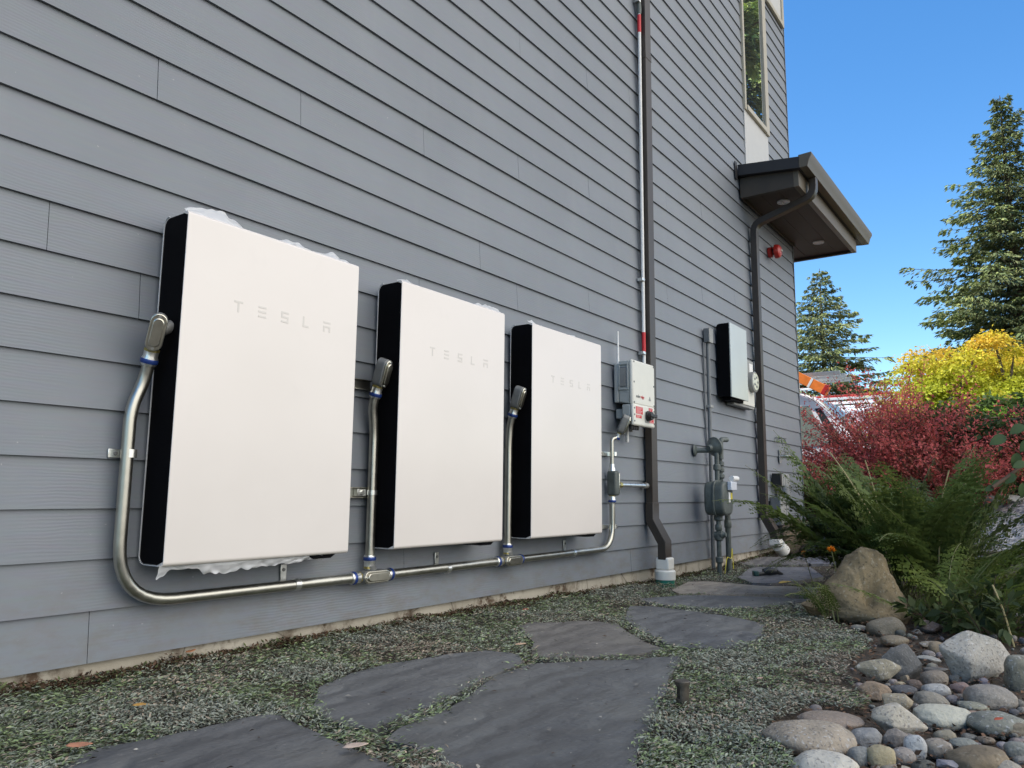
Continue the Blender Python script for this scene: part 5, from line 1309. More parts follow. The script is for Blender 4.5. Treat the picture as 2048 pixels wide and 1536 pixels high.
# ================================================================== GROUND COVER (uncountable)
def scatter_ground(n, seed, dens_pow=1.2):
    """points thinned with distance from the lens so that leaves keep an even look"""
    g = rnd(seed)
    d = 0.95 * (9.0 / 0.95) ** g.random(n)            # log-uniform in distance
    az = g.uniform(R(-6), R(78), n)
    P = np.stack([CAM[0] + d * np.cos(az), CAM[1] + d * np.sin(az)], 1)
    return P, d
def groundcover():
    P, d = scatter_ground(620000, 1)
    ok = (P[:, 1] < -.012) & ~inpoly(P, BED) & (P[:, 0] < 9.5) & (P[:, 1] > -4)
    jit = np.random.default_rng(2).normal(size=P.shape) * .014
    for s in SLABS: ok &= ~inpoly(P + jit, s)
    # thin, patchy
    pn = np.array([mnoise.noise(Vector((p[0] * 3.1, p[1] * 3.1, 0))) for p in P]) 
    pn2 = np.array([mnoise.noise(Vector((p[0] * 11, p[1] * 11, 4))) for p in P])
    g = rnd(3)
    bare = (pn * .5 + pn2 * .7) < -.30
    far_gap = (P[:, 0] > 6.2) & (P[:, 1] > -1.0) & (g.random(len(P)) < .8)
    path_gap = (P[:, 0] > 3.2) & (P[:, 1] < -.55) & (P[:, 1] > -1.3) & (P[:, 0] < 6.5) & (g.random(len(P)) < .85)
    ok &= ~(bare & (g.random(len(P)) < .75)) & ~far_gap & ~path_gap
    P, d, pn, pn2 = P[ok], d[ok], pn[ok], pn2[ok]
    n = len(P); print('groundcover leaves', n)
    h = gz(P[:, 0], P[:, 1])
    mound = .010 + .026 * np.clip(pn2 * .7 + .5, 0, 1) ** 1.5 + .012 * (pn + .3)
    z = h + mound * g.random(n) ** .6
    pos = np.stack([P[:, 0], P[:, 1], z], 1)
    ang = g.uniform(0, 2 * np.pi, n); flow = pn * 3
    ang = np.where(g.random(n) < .62, flow + g.normal(size=n) * .55, ang)
    up = g.uniform(-.15, .55, n)
    dr = np.stack([np.cos(ang), np.sin(ang), up], 1)
    nr = np.stack([g.normal(size=n) * .35, g.normal(size=n) * .35, np.ones(n)], 1)
    Lf = (.0105 + .009 * g.random(n)) * (1 + .10 * np.clip(d - 2, 0, 4)); Wf = Lf * (.22 + .12 * g.random(n))
    V = leaves(pos, dr, nr, Lf, Wf, .12, .15)
    base = np.array([[.285, .325, .235]]) ; grey = np.array([[.35, .365, .295]]); fresh = np.array([[.25, .32, .15]]); dry = np.array([[.35, .29, .22]]); dark = np.array([[.16, .19, .13]])
    u = g.random((n, 1)); t = np.clip(pn[:, None] * 1.2 + .5 + g.normal(size=(n, 1)) * .25, 0, 1)
    c = base * (1 - t) + grey * t
    fr = (np.clip(.5 - pn[:, None] * 1.5 + .3 * pn2[:, None], 0, 1) > g.random((n, 1)) * 1.6); c = np.where(fr, fresh * (.7 + .6 * u), c)
    pn3 = np.array([mnoise.noise(Vector((p[0] * 1.9 + 7, p[1] * 1.9, 9))) for p in P]); dd = g.random((n, 1)) < (.10 + 1.0 * np.clip(pn3[:, None] + .08, 0, .8)); c = np.where(dd, dry * (.6 + .9 * u), c)
    dk = g.random((n, 1)) < .16; c = np.where(dk, dark, c)
    wallside = (P[:, 1:2] > -.06 - .05 * np.abs(pn[:, None])) & (g.random((n, 1)) < .75); c = np.where(wallside, np.array([[.095, .055, .030]]) * (.5 + 1.0 * u), c)
    c = c * (.75 + .5 * g.random((n, 1)))
    o = quads('groundcover', V, MT['cover_leaf'], None, c); setprops(o, kind='stuff'); o['label'] = 'creeping grey green groundcover between the flagstones'
groundcover()
def litter():
    g = rnd(21)
    # bark and dry leaf bits in the bed and beside the wall
    n = 14000
    P, d = scatter_ground(n * 4, 22)
    ok = inpoly(P, BED) & (P[:, 0] < 9)
    P = P[ok][:n]; m = len(P)
    pos = np.stack([P[:, 0], P[:, 1], gz(P[:, 0], P[:, 1]) + .004 + .012 * g.random(m)], 1)
    a = g.uniform(0, 6.28, m); dr = np.stack([np.cos(a), np.sin(a), g.normal(size=m) * .3], 1); nr = np.stack([g.normal(size=m) * .4, g.normal(size=m) * .4, np.ones(m)], 1)
    L = .008 + .016 * g.random(m)
    V1 = leaves(pos, dr, nr, L, L * .5, .1)
    c1 = np.array([.13, .075, .045]) * (.4 + 1.1 * g.random((m, 1))) * np.array([1, 1, 1])
    # pale flakes and twigs on the slabs
    m2 = 0; VV = []; cc = []
    for s in SLABS[:8]:
        lo, hi = s.min(0), s.max(0); k = int(max(6, 75 * (hi - lo).prod()))
        Q = lo + (hi - lo) * g.random((k * 2, 2)); Q = Q[inpoly(Q, s)][:k]; q = len(Q)
        if not q: continue
        pos = np.stack([Q[:, 0], Q[:, 1], gz(Q[:, 0], Q[:, 1]) + .0215], 1); a = g.uniform(0, 6.28, q)
        dr = np.stack([np.cos(a), np.sin(a), g.random(q) * .12], 1); nr = np.stack([g.normal(size=q) * .3, g.normal(size=q) * .3, np.ones(q)], 1)
        L = .006 + .016 * g.random(q) ** 2; W = L * np.where(g.random(q) < .4, .12, .5)
        VV.append(leaves(pos, dr, nr, L, W, .2)); cc.append(np.where(g.random((q, 1)) < .55, np.array([[.33, .31, .27]]), np.array([[.07, .05, .035]])) * (.6 + .7 * g.random((q, 1))))
    V = np.concatenate([V1] + VV); c = np.concatenate([c1] + cc)
    o = quads('leaf_litter', V, MT['chip'], None, c); setprops(o, kind='stuff'); o['label'] = 'bark chips and dry leaf bits'
litter()
def wall_edge():
    g = rnd(31); n = 16000
    x = -1 + 9 * g.random(n) ** 1.3; y = -.035 * np.abs(g.normal(size=n)) + .012
    h = .006 + .024 * (.5 + .5 * np.array([mnoise.noise(Vector((q * 4.2, 3, 1))) for q in x])) ** 2
    pos = np.stack([x, y, gz(x, y) + h * g.random(n) * 1.6], 1); a = g.uniform(0, 6.28, n)
    dr = np.stack([np.cos(a), np.sin(a) - .3, g.uniform(-.4, .9, n)], 1); nr = unit(g, n)
    L = .008 + .014 * g.random(n)
    c = np.where(g.random((n, 1)) < .6, np.array([[.085, .05, .03]]), np.array([[.10, .12, .05]])) * (.5 + 1.0 * g.random((n, 1)))
    o = quads('moss_litter', leaves(pos, dr, nr, L, L * .4, .15), MT['chip'], None, c); setprops(o, kind='stuff'); o['label'] = 'brown dry moss piled along the foundation'
wall_edge()

def fallen(labl, px, py, wpx, colr, yaw, seed, lift=.03, up=0.2):
    P = on_g(px, py); s = wpx / F_PX * float((P - CAM) @ FWD); mb = MB(); n = 9
    for i in range(n):
        t = i / (n - 1); w_ = .36 * math.sin(math.pi * t ** .85) ** .8 + .01
        z = .16 * (t - .5) ** 2 * 4 * up
        for j in (-1, 0, 1):
            mb.v.append((s * (t - .5), s * w_ * .5 * j, s * (z + .22 * w_ * abs(j) + .02 * mnoise.noise(Vector((t * 5, j, seed))))))
    for i in range(n - 1):
        for j in range(2):
            a = i * 3 + j; mb.f.append((a, a + 3, a + 4, a + 1))
    me = bpy.data.meshes.new('fallen_leaf'); me.from_pydata(mb.v, [], mb.f); me.polygons.foreach_set('use_smooth', [True] * len(me.polygons))
    o = finish('fallen_leaf', me, mat('dry_leaf', colr, .7, var=.25, scale=40), None, True)
    so_ = o.modifiers.new('thickness', 'SOLIDIFY'); so_.thickness = .0006
    o.location = (P[0], P[1], gz(P[0], P[1]) + lift); o.rotation_euler = (.15, -.1, math.atan2(RIGHT[1], RIGHT[0]) + yaw)
    setprops(o, labl, 'fallen leaf', 'fallen leaves on the ground')
fallen('wide orange brown fallen leaf against the foundation at the left', 236, 1334, 40, (.42, .20, .10), .0, 1, .03)
fallen('curled orange fallen leaf by the foundation, right of the wide one', 380, 1325, 24, (.48, .20, .09), 1.0, 2, .035, .6)
fallen('yellow orange fallen leaf in the creeping plants above the bottom left slab', 278, 1440, 36, (.58, .32, .08), -.1, 3, .035)
fallen('salmon fallen leaf at the left tip of the bottom left slab', 156, 1523, 58, (.55, .25, .15), -.1, 4, .03, .5)
fallen('long pale fallen leaf at the bottom edge between two slabs', 710, 1523, 52, (.62, .48, .38), .25, 5, .03, .3)
fallen('pale peach fallen leaf at the tip of the rounded flagstone', 1041, 1306, 24, (.62, .42, .28), -.1, 6, .03)
fallen('pale fallen leaf in the greenery in front of the wall, below the farthest battery', 1130, 1208, 16, (.50, .44, .30), .4, 7, .035)
fallen('tiny red fallen leaf above the brownish flagstone', 1051, 1234, 14, (.40, .06, .04), .2, 8, .035)
fallen('small pink fallen leaf in the creeping plants right of the path light', 1520, 1377, 13, (.65, .42, .34), .2, 9, .03)
fallen('red fallen leaf between stones at the bottom right', 2001, 1482, 24, (.45, .09, .04), .3, 10, .05)
fallen('yellow fallen leaves clump on the flagstone painted pale as if sunlit', 1570, 1173, 30, (.70, .48, .12), .3, 11, .025)

# ================================================================== PLANTS
def fern(labl, basep, nfr, Lr, spread, seed, bias=None, up=(.55, 1.15), colr=(.092, .138, .038), group='ferns beside the path', pin=26):
    g = random.Random(seed); gn_ = rnd(seed); B = np.array(basep, float)
    t = thing('fern', labl, 'fern', B, group)
    st = MB(); VV = []; CC = []
    for k in range(nfr):
        a = g.uniform(0, 2 * math.pi) if bias is None else g.gauss(bias[0], bias[1])
        L = g.uniform(*Lr); el = g.uniform(*up)
        p = B + np.array((g.uniform(-1, 1), g.uniform(-1, 1), 0)) * spread
        p[2] = gz(p[0], p[1])
        n = 16; ds = L / n; path = [p.copy()]
        e = el; az = a; curl = g.uniform(.02, .11)
        for i in range(n):
            e -= curl * (0.4 + 1.4 * i / n); az += g.uniform(-.04, .04)
            p = p + ds * np.array((math.cos(az) * math.cos(e), math.sin(az) * math.cos(e), math.sin(e))); path.append(p.copy())
        st.tube(path, [max(.0012, .0038 * (1 - i / (n + 1))) for i in range(n + 1)], 5, False)
        path = np.array(path); tint = g.uniform(.7, 1.35); yel = g.uniform(0, 1)
        cfr = np.array(colr) * tint * np.array((1 + .35 * yel, 1 + .12 * yel, 1))
        for i in range(pin):
            u = .22 + .76 * i / pin; f_ = u * n; i0 = int(f_); q = path[i0] + (path[min(i0 + 1, n)] - path[i0]) * (f_ - i0)
            tg = path[min(i0 + 1, n)] - path[max(i0 - 1, 0)]; tg /= np.linalg.norm(tg)
            sd = np.cross(tg, (0, 0, 1)); sd /= (np.linalg.norm(sd) + 1e-6); nn = np.cross(sd, tg)
            pl_ = L * .14 * g.uniform(.7, 1.15) * math.sin(math.pi * min(1, (u - .15) / .85 * .92 + .08)) ** .8 + .006
            for sgn in (-1, 1):
                d = sd * sgn + tg * g.uniform(.3, .65) - nn * (.05 + .3 * g.random()); d /= np.linalg.norm(d)
                m = max(3, int(pl_ / .016))
                tt = (np.arange(m) + .5) / m
                root = q + np.outer(tt * pl_, d) - np.outer((tt ** 2) * pl_ * .18, (0, 0, 1))
                wl_ = pl_ * .34 * (1 - tt * .8) + .004
                s2 = np.cross(d, nn)
                for s3 in (-1, 1):
                    dd = np.tile(s2 * s3 + d * g.uniform(.3, .9), (m, 1)) + gn_.normal(size=(m, 3)) * .22
                    VV.append(leaves(root, dd, np.tile(nn, (m, 1)) + gn_.normal(size=(m, 3)) * .15, wl_ * (.75 + .5 * gn_.random(m)), wl_ * .66, .05))
                    CC.append(np.tile(cfr, (m, 1)) * (.85 + .3 * gn_.random((m, 1))))
    obj('stems', st, MT['stalk'], t)
    V = np.concatenate(VV); print('fern', len(V)); quads('fronds', V, MT['leaf'], t, np.concatenate(CC))
    return t
toL = math.atan2(-RIGHT[1], -RIGHT[0]); toR = math.atan2(RIGHT[1], RIGHT[0]); away = math.atan2(FWD[1], FWD[0])
def dpt(px, dist): 
    q = at_d(px, 980, dist); return (q[0], q[1], gz(q[0], q[1]))
fern('tall bushy fern rising right behind the pyramid boulder', dpt(1835, 4.9), 52, (.60, 1.12), .18, 1, bias=(away, 1.9), up=(.85, 1.5), pin=20)
fern('fern with long fronds leaning left across the house corner', dpt(1775, 5.2), 22, (.75, 1.25), .12, 2, bias=(toL - .35, .6), up=(.9, 1.4), pin=22)
fern('bright low fern drooping over the stone bed at the right', dpt(1910, 4.15), 34, (.40, .82), .12, 3, bias=(toR + .1, 1.1), up=(.5, 1.25), colr=(.13, .185, .04), pin=18)
fern('arching fern at the right edge of the picture', dpt(2015, 4.5), 26, (.42, .72), .14, 4, bias=(toR + .3, 1.2), up=(.45, 1.1), colr=(.10, .14, .035), pin=18)
fern('dark upright fern at the back, under the barberry', dpt(1850, 5.9), 36, (.75, 1.05), .25, 5, bias=(away, 1.6), up=(1.0, 1.45), colr=(.07, .105, .035), pin=18)
fern('small twiggy fern at the left foot of the pyramid boulder', dpt(1652, 4.1), 8, (.2, .32), .03, 6, bias=(toL, .8), up=(1.0, 1.45), pin=12)
def dry_stalk(labl, pts, dist):
    P_ = [at_d(px, py, d_) for (px, py), d_ in zip(pts, dist)]; b_ = P_[-1]; b_[2] = min(b_[2], gz(b_[0], b_[1]) + .01)
    t = thing('dry_stalk', labl, 'plant stem', tuple(b_), 'dry fern stalks'); obj('stem', MB().tube(fillet(P_, .15, 5), .0035, 6), mat('straw', (.36, .30, .14), .7), t)
dry_stalk('pale dry stalk crossing the low leaves at the right, above the biggest boulder', [(1985, 1170), (2005, 1215), (2026, 1262)], [3.75, 3.7, 3.65])
dry_stalk('straw coloured stalk leaning through the fern above the pyramid boulder', [(1660, 905), (1700, 960), (1760, 1060), (1800, 1150)], [4.9, 4.85, 4.8, 4.75])
dry_stalk('thin yellow stalk curving up left of the tall bushy fern', [(1730, 920), (1755, 1000), (1775, 1110)], [4.9, 4.9, 4.9])
dry_stalk('upright yellow green stalk near the middle of the ferns', [(1898, 940), (1880, 1010), (1868, 1100)], [4.8, 4.8, 4.8])
def twigs(labl, name, cat, basep, n, h, spread, lf, colr, seed, leafL=.05, wr=.45, m=None, up=1.0, twig=None, droop=.1, per=14, group=None, parts=('stems', 'foliage'), tipcol=None, loose=0):
    g = random.Random(seed); gr_ = rnd(seed); B = np.array(basep, float); t = thing(name, labl, cat, B, group)
    st = MB(); P, D, C = [], [], []
    for k in range(n):
        a = g.uniform(0, 6.283); lean = g.uniform(0, spread); L = h * (g.uniform(.65, 1.1) if loose == 0 else g.choice((g.uniform(.5, .95), g.uniform(.8, 1.2))))
        p = B + np.array((math.cos(a), math.sin(a), 0)) * g.uniform(0, .08 * spread); p[2] -= .02
        d = np.array((math.cos(a) * lean, math.sin(a) * lean, up)); d /= np.linalg.norm(d); path = [p.copy()]
        for i in range(9):
            d = d + np.array((g.gauss(0, .07), g.gauss(0, .07), -droop * (i / 9))); d /= np.linalg.norm(d); p = p + d * L / 9; path.append(p.copy())
        st.tube(path, [max(.0015, .006 * (1 - i / 10)) * max(.6, h) for i in range(10)], 5, False)
        path = np.array(path)
        for j in range(per):
            u = .25 + .75 * (j + g.random()) / per; f_ = u * 9; i0 = min(8, int(f_)); q = path[i0] + (path[i0 + 1] - path[i0]) * (f_ - i0)
            tg = path[i0 + 1] - path[i0]; tg /= np.linalg.norm(tg)
            for _ in range(lf):
                v = gr_.normal(size=3); v -= tg * (v @ tg) * .6; v /= np.linalg.norm(v); D.append(v + tg * .6); P.append(q + v * (.01 if loose == 0 else loose * abs(g.gauss(0, 1))))
                c = np.array(colr[int(g.random() * len(colr))]) * g.uniform(.7, 1.3)
                if tipcol is not None and u > .8: c = np.array(tipcol) * g.uniform(.8, 1.2)
                C.append(c)
    obj(parts[0], st, twig or MT['twig'], t)
    P, D, C = np.array(P), np.array(D), np.array(C); nn = len(P)
    L = leafL * (.6 + .7 * gr_.random(nn))
    quads(parts[1], leaves(P, D, unit(gr_, nn) * .6 + np.array((0, 0, .8)), L, L * wr, .12, .1), m or MT['leaf'], t, C)
    return t
twigs('broad leaved dark green shrub between the house corner and the fern', 'shrub', 'shrub', dpt(1700, 6.6), 11, .75, .45, 3, [(.06, .095, .03), (.08, .12, .035)], 31, .11, .42, per=10)
twigs('dry grey green feathery shrub right of the tall fern', 'shrub', 'shrub', dpt(1890, 6.8), 40, .62, .9, 3, [(.20, .20, .13), (.26, .24, .17), (.12, .14, .08)], 32, .035, .25, per=26)
twigs('low dark leafy plant at the right, under the arching fern', 'leafy_plant', 'plant', dpt(1975, 3.9), 16, .28, 1.3, 3, [(.06, .09, .035), (.09, .12, .04)], 34, .06, .5, per=8)
twigs('low leafy plant under the bright fern, beside the reddish stone', 'leafy_plant', 'plant', dpt(1880, 4.1), 12, .22, 1.3, 3, [(.06, .09, .03), (.10, .13, .04)], 35, .06, .5, per=8)
twigs('bright lime green mounded shrub at the right edge', 'shrub', 'shrub', dpt(2060, 12.0), 130, 1.25, .7, 3, [(.24, .46, .05), (.30, .52, .08)], 36, .10, .16, per=16, twig=MT['stalk'])
# barberry: arching red stems
def barberry(labl, basep, n, h, spread, seed, cols, per=46):
    return twigs(labl, 'barberry_bush', 'bush', basep, n, h, spread, 4, cols, seed, .040, .62, droop=.16, per=per, up=.9, tipcol=(.60, .14, .12), loose=.045, group='red barberry bushes')
RED = [(.55, .125, .10), (.42, .10, .08), (.62, .18, .145), (.24, .085, .06), (.34, .16, .095), (.48, .13, .105), (.20, .095, .055)]
DRK = [(.19, .050, .050), (.24, .065, .055), (.13, .045, .038)]
barberry('big red barberry bush in front of the yellow maple', dpt(1800, 11.4), 380, 1.95, 1.15, 41, RED, 34)
barberry('right hand red barberry bush with long arching tips', dpt(1890, 10.6), 230, 1.58, 1.05, 42, RED, 32)
barberry('dark purple barberry bush at the house corner, under the van', dpt(1665, 10.6), 200, 1.05, 1.0, 43, DRK, 30)
# flowers
for k, (px, py, dist, lab_) in enumerate([(1663, 1101, 4.4, 'orange flower head on a thin stem in front of the black bag'), (1608, 1106, 5.9, 'small orange flower near the brown split rock')]):
    q = at_d(px, py, dist); gg = gz(q[0] + .03, q[1]); s_ = .026 if k == 0 else .02
    t = thing('orange_flower', lab_, 'flower', (q[0] + .03, q[1], gg), 'orange flowers')
    obj('stem', MB().tube(fillet([(q[0] + .06, q[1] - .04, gg), (q[0] + .03, q[1] - .02, (gg + q[2]) / 2), tuple(q)], .05, 5), .0025, 6), MT['stalk'], t)
    g_ = rnd(60 + k); n = 60; d = unit(g_, n); d[:, 2] = np.abs(d[:, 2]) * .7
    quads('petals', leaves(np.tile(q, (n, 1)), d, unit(g_, n), np.full(n, s_), np.full(n, s_ * .6), .1), MT['leaf'], t, np.array([.75, .26, .02]) * (.8 + .4 * g_.random((n, 1))))
# branch with large leaves entering at the right edge
def branch():
    a = at_d(2085, 900, 3.4); b = at_d(2020, 950, 3.3); c = at_d(1985, 975, 3.25); g0 = gz(a[0] + .15, a[1] - .5)
    t = thing('leafy_branch', 'branch with large oval green leaves reaching in at the right edge', 'shrub', (a[0] + .15, a[1] - .5, g0))
    st = MB().tube(fillet([(a[0] + .15, a[1] - .5, g0), (a[0] + .1, a[1] - .25, .1), tuple(a), tuple(b), tuple(c)], .1, 5), .006, 8)
    a2 = at_d(2044, 840, 3.4); st.tube([tuple(a), tuple((np.array(a) + a2) / 2 + .01), tuple(a2)], .004, 6); obj('stem', st, MT['twig'], t)
    for (px, py, dx, dy, L) in [(2012, 872, -40, 20, 60), (2035, 905, -10, 50, 55), (2030, 948, -30, 30, 45), (2005, 962, -35, 18, 40), (1988, 972, -40, 22, 34), (2045, 965, 0, 50, 50), (2048, 850, -34, 20, 54), (2060, 880, -30, 36, 50), (2052, 925, -40, 14, 46)]:
        P = at_d(px, py, 3.3); s = .5 * L / F_PX * 3.3; d = RIGHT * dx - UP * dy; d /= np.linalg.norm(d); n = UP * .5 - FWD + np.array((0, 0, .3)); sd = np.cross(d, n); sd /= np.linalg.norm(sd); n = np.cross(sd, d)
        mb = MB()
        for i in range(9):
            u = i / 8; w_ = .34 * math.sin(math.pi * u ** .8) ** .75
            for j in (-1, 0, 1): mb.v.append(tuple(P + d * s * u + sd * s * w_ * .9 * j + n * s * (.10 * abs(j) * w_ * 2 - .12 * u * u)))
        for i in range(8):
            for j in range(2): q = i * 3 + j; mb.f.append((q, q + 3, q + 4, q + 1))
        lo = obj('leaf', mb, mat('oval_leaf', (.05, .09, .022), .7, var=.2, scale=30), t)
branch()

# ================================================================== TREES
def spruce(labl, basep, H, Rm, seed, whorls=46, nb=8, per=20, z0=.06, cols=((.17, .205, .085), (.26, .275, .12), (.12, .15, .075)), dens=3, name='spruce_tree', droop=.32, size=1.0, group='tall spruces beyond the garden', irregular=.25):
    g = random.Random(seed); gr_ = rnd(seed); B = np.array(basep, float); t = thing(name, labl, 'spruce tree', B, group)
    tr = MB().tube([tuple(B + np.array((0, 0, H * u - (.3 if u == 0 else 0)))) for u in (0, .1, .3, .6, .85, 1)], [H * .020, H * .016, H * .013, H * .008, H * .004, .01], 10)
    P, D, N, C, L_ = [], [], [], [], []
    for w_ in range(whorls):
        u = z0 + (1 - z0) * (w_ / whorls) ** .92; zb = H * u
        rad = Rm * (1 - u) ** .82 * (1 + irregular * mnoise.noise(Vector((seed, w_ * .6, 0))))
        k = max(3, int(nb * (.6 + .4 * (1 - u))))
        for b in range(k):
            a = 2 * math.pi * (b + g.random() * .8) / k + w_ * 1.3
            Lb = max(.25, rad * g.uniform(.62, 1.12)); s0 = H * .004
            dirh = np.array((math.cos(a), math.sin(a), 0)); rise = g.uniform(-.05, .22) + .25 * u
            m = max(4, int(per * Lb / Rm) + 3)
            pts = []
            for i in range(6):
                s = i / 5; pts.append(B + np.array((0, 0, zb)) + dirh * Lb * s + np.array((0, 0, Lb * (rise * s - droop * s ** 1.7 + .10 * s ** 4))))
            if Lb > Rm * .15: tr.tube(pts, [max(.008, H * .0022 * (1 - i / 6) * (.4 + Lb / Rm)) for i in range(6)], 4, False)
            side = np.cross(dirh, (0, 0, 1))
            ss = gr_.random(m) ** .75
            tone = g.uniform(.7, 1.35)
            for s in ss:
                f_ = s * 5; i0 = min(4, int(f_)); q = pts[i0] + (pts[i0 + 1] - pts[i0]) * (f_ - i0)
                wdt = Lb * .30 * (1 - s * .6)
                for _ in range(dens):
                    o_ = g.uniform(-1, 1); p = q + side * o_ * wdt + np.array((0, 0, -abs(o_) * wdt * .25 + g.gauss(0, .03 * size)))
                    d = dirh * .7 + side * o_ * 1.0 + np.array((0, 0, g.uniform(-.75, .05))); P.append(p); D.append(d)
                    c = np.array(cols[int(g.random() * len(cols))]) * tone * g.uniform(.75, 1.25)
                    if s > .72 and g.random() < .5: c = c * np.array((1.5, 1.5, 1.2))
                    C.append(c); L_.append(size * g.uniform(.22, .46) * (.6 + .5 * (1 - u)))
    obj('trunk', tr, MT['bark'], t)
    P, D, C, L_ = np.array(P), np.array(D), np.array(C), np.array(L_); n = len(P)
    V = leaves(P, D, unit(gr_, n) * .7 + np.array((0, 0, .7)), L_, L_ * .30, .12, .12)
    print(labl, n); quads('crown', V, MT['needle'], t, C); return t
def far(px, dist): q = at_d(px, 980, dist); return np.array((q[0], q[1], gz(q[0], q[1])))
def ztop(py, px, dist): q = at_d(px, py, dist); return q[2]
d1_ = 36.; b1_ = far(1660, d1_)
spruce('smaller spruce with layered drooping boughs, beside the house corner', b1_, ztop(535, 1660, d1_) - b1_[2], 5.2, 71, 40, 9, 42, dens=8, size=.72, droop=.30)
d2_ = 27.; b2_ = far(2066, d2_)
spruce('giant dense spruce cut by the right edge of the picture', b2_, ztop(180, 2046, d2_) - b2_[2], 4.3, 73, 60, 10, 46, dens=10, cols=((.17, .21, .085), (.27, .29, .12), (.12, .155, .075)), size=.55, droop=.26, irregular=.5)
spruce('tall bare trunked conifer past the right edge that shows mirrored in the tall window', (14.0, -2.9, gz(14.0, -2.9)), 18.5, 2.1, 77, 34, 10, 28, dens=6, size=.9, cols=((.24, .30, .11), (.34, .38, .16), (.18, .23, .10)), droop=.28, z0=.50)
spruce('second tall conifer mirrored in the tall window, farther off than the bare trunked one', (24.0, -6.0, gz(24.0, -6.0)), 27.0, 3.8, 79, 36, 10, 28, dens=6, size=1.2, cols=((.24, .30, .11), (.34, .38, .16), (.18, .23, .10)), droop=.28, z0=.50)

def maple(labl, basep, H, Rm, seed, n_pad=210, per=230, group=None, cols=None, name='maple_tree', lsize=.052):
    g = random.Random(seed); gr_ = rnd(seed); B = np.array(basep, float); t = thing(name, labl, 'tree' if name != 'evergreen_hedge' else 'hedge', B, group)
    tr = MB(); PP, DD, NN, CC = [], [], [], []
    forks = []
    for k in range(6):
        a = k * 1.05 + g.uniform(-.3, .3); e = B + np.array((math.cos(a) * Rm * .45, math.sin(a) * Rm * .45, H * .6))
        pth = fillet([B + np.array((0, 0, -.2)), B + np.array((math.cos(a) * .12, math.sin(a) * .12, H * .25)), e], H * .12, 6); forks.append(e)
        tr.tube(pth, [H * .022 * (1 - .75 * i / (len(pth) - 1)) for i in range(len(pth))], 8, False)
    for k in range(n_pad):
        for _ in range(30):
            a = g.uniform(0, 6.283); r_ = Rm * math.sqrt(g.random()); zz = g.uniform(.18, 1.0)
            lump = 1 + .16 * mnoise.noise(Vector((math.cos(a) * 2.2 + seed, math.sin(a) * 2.2, zz * 2)))
            lim = Rm * lump * math.sqrt(max(0, 1 - ((zz - .42) / .60) ** 2))
            if r_ < lim and (r_ > lim * .45 or zz > .6): break
        c = B + np.array((math.cos(a) * r_, math.sin(a) * r_, H * zz))
        if k < 70:
            f = min(forks, key=lambda q: np.linalg.norm(q - c)); tr.tube(fillet([f, (f + c) / 2 + np.array((0, 0, .12)), c], .3, 3), [.03, .026, .022, .018, .012, .008][:len(fillet([f, (f + c) / 2, c], .3, 3))], 5, False)
        pr_ = Rm * g.uniform(.13, .24)
        q = gr_.normal(size=(per, 3)) * np.array((pr_ * .66, pr_ * .66, pr_ * .17)); p = c + q
        p[:, 2] -= .35 * (q[:, 0] ** 2 + q[:, 1] ** 2) / pr_
        PP.append(p); d = q.copy() / pr_; d[:, 2] -= .35; DD.append(d + gr_.normal(size=(per, 3)) * .5)
        NN.append(gr_.normal(size=(per, 3)) * .45 + np.array((0, 0, 1)))
        top = min(1, max(0, (zz - .30) / .62)) ; orange = max(0, (zz - .80) / .20) * g.uniform(.1, 1.0) + (.25 if g.random() < .08 else 0)
        if cols is None:
            c0_ = np.array((.31, .48, .045)); c1_ = np.array((.64, .58, .05)); c2_ = np.array((.76, .38, .07))
        else: c0_, c1_, c2_ = (np.array(q_) for q_ in cols)
        col_ = c0_ * (1 - top) + c1_ * top; col_ = col_ * (1 - min(1, orange)) + c2_ * min(1, orange)
        CC.append(np.tile(col_, (per, 1)) * (.75 + .5 * gr_.random((per, 1))) * g.uniform(.85, 1.15))
    obj('trunk', tr, MT['bark'], t)
    P, D, N, C = (np.concatenate(q_) for q_ in (PP, DD, NN, CC)); n = len(P); L = lsize * (.7 + .7 * gr_.random(n))
    print(labl, n); quads('crown', leaves(P, D, N, L, L * .75, .1, .15), MT['leaf'], t, C); return t
dm = 15.0; bm1 = far(1948, dm)
maple('yellow maple with orange tips behind the barberry', bm1, ztop(672, 1900, dm) - bm1[2], 1.42, 81, 190, 330)
bm2 = far(2105, dm + 1.2)
maple('yellow green maple cut by the right edge, next to the orange tipped one', bm2, ztop(684, 2040, dm + 1.2) - bm2[2], 1.6, 83, 180, 330)
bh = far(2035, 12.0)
maple('dark green shrub in the shade below the maples', bh, 1.40, 1.5, 85, 110, 170, cols=((.035, .06, .02), (.06, .10, .025), (.07, .11, .03)), name='evergreen_shrub', lsize=.08)

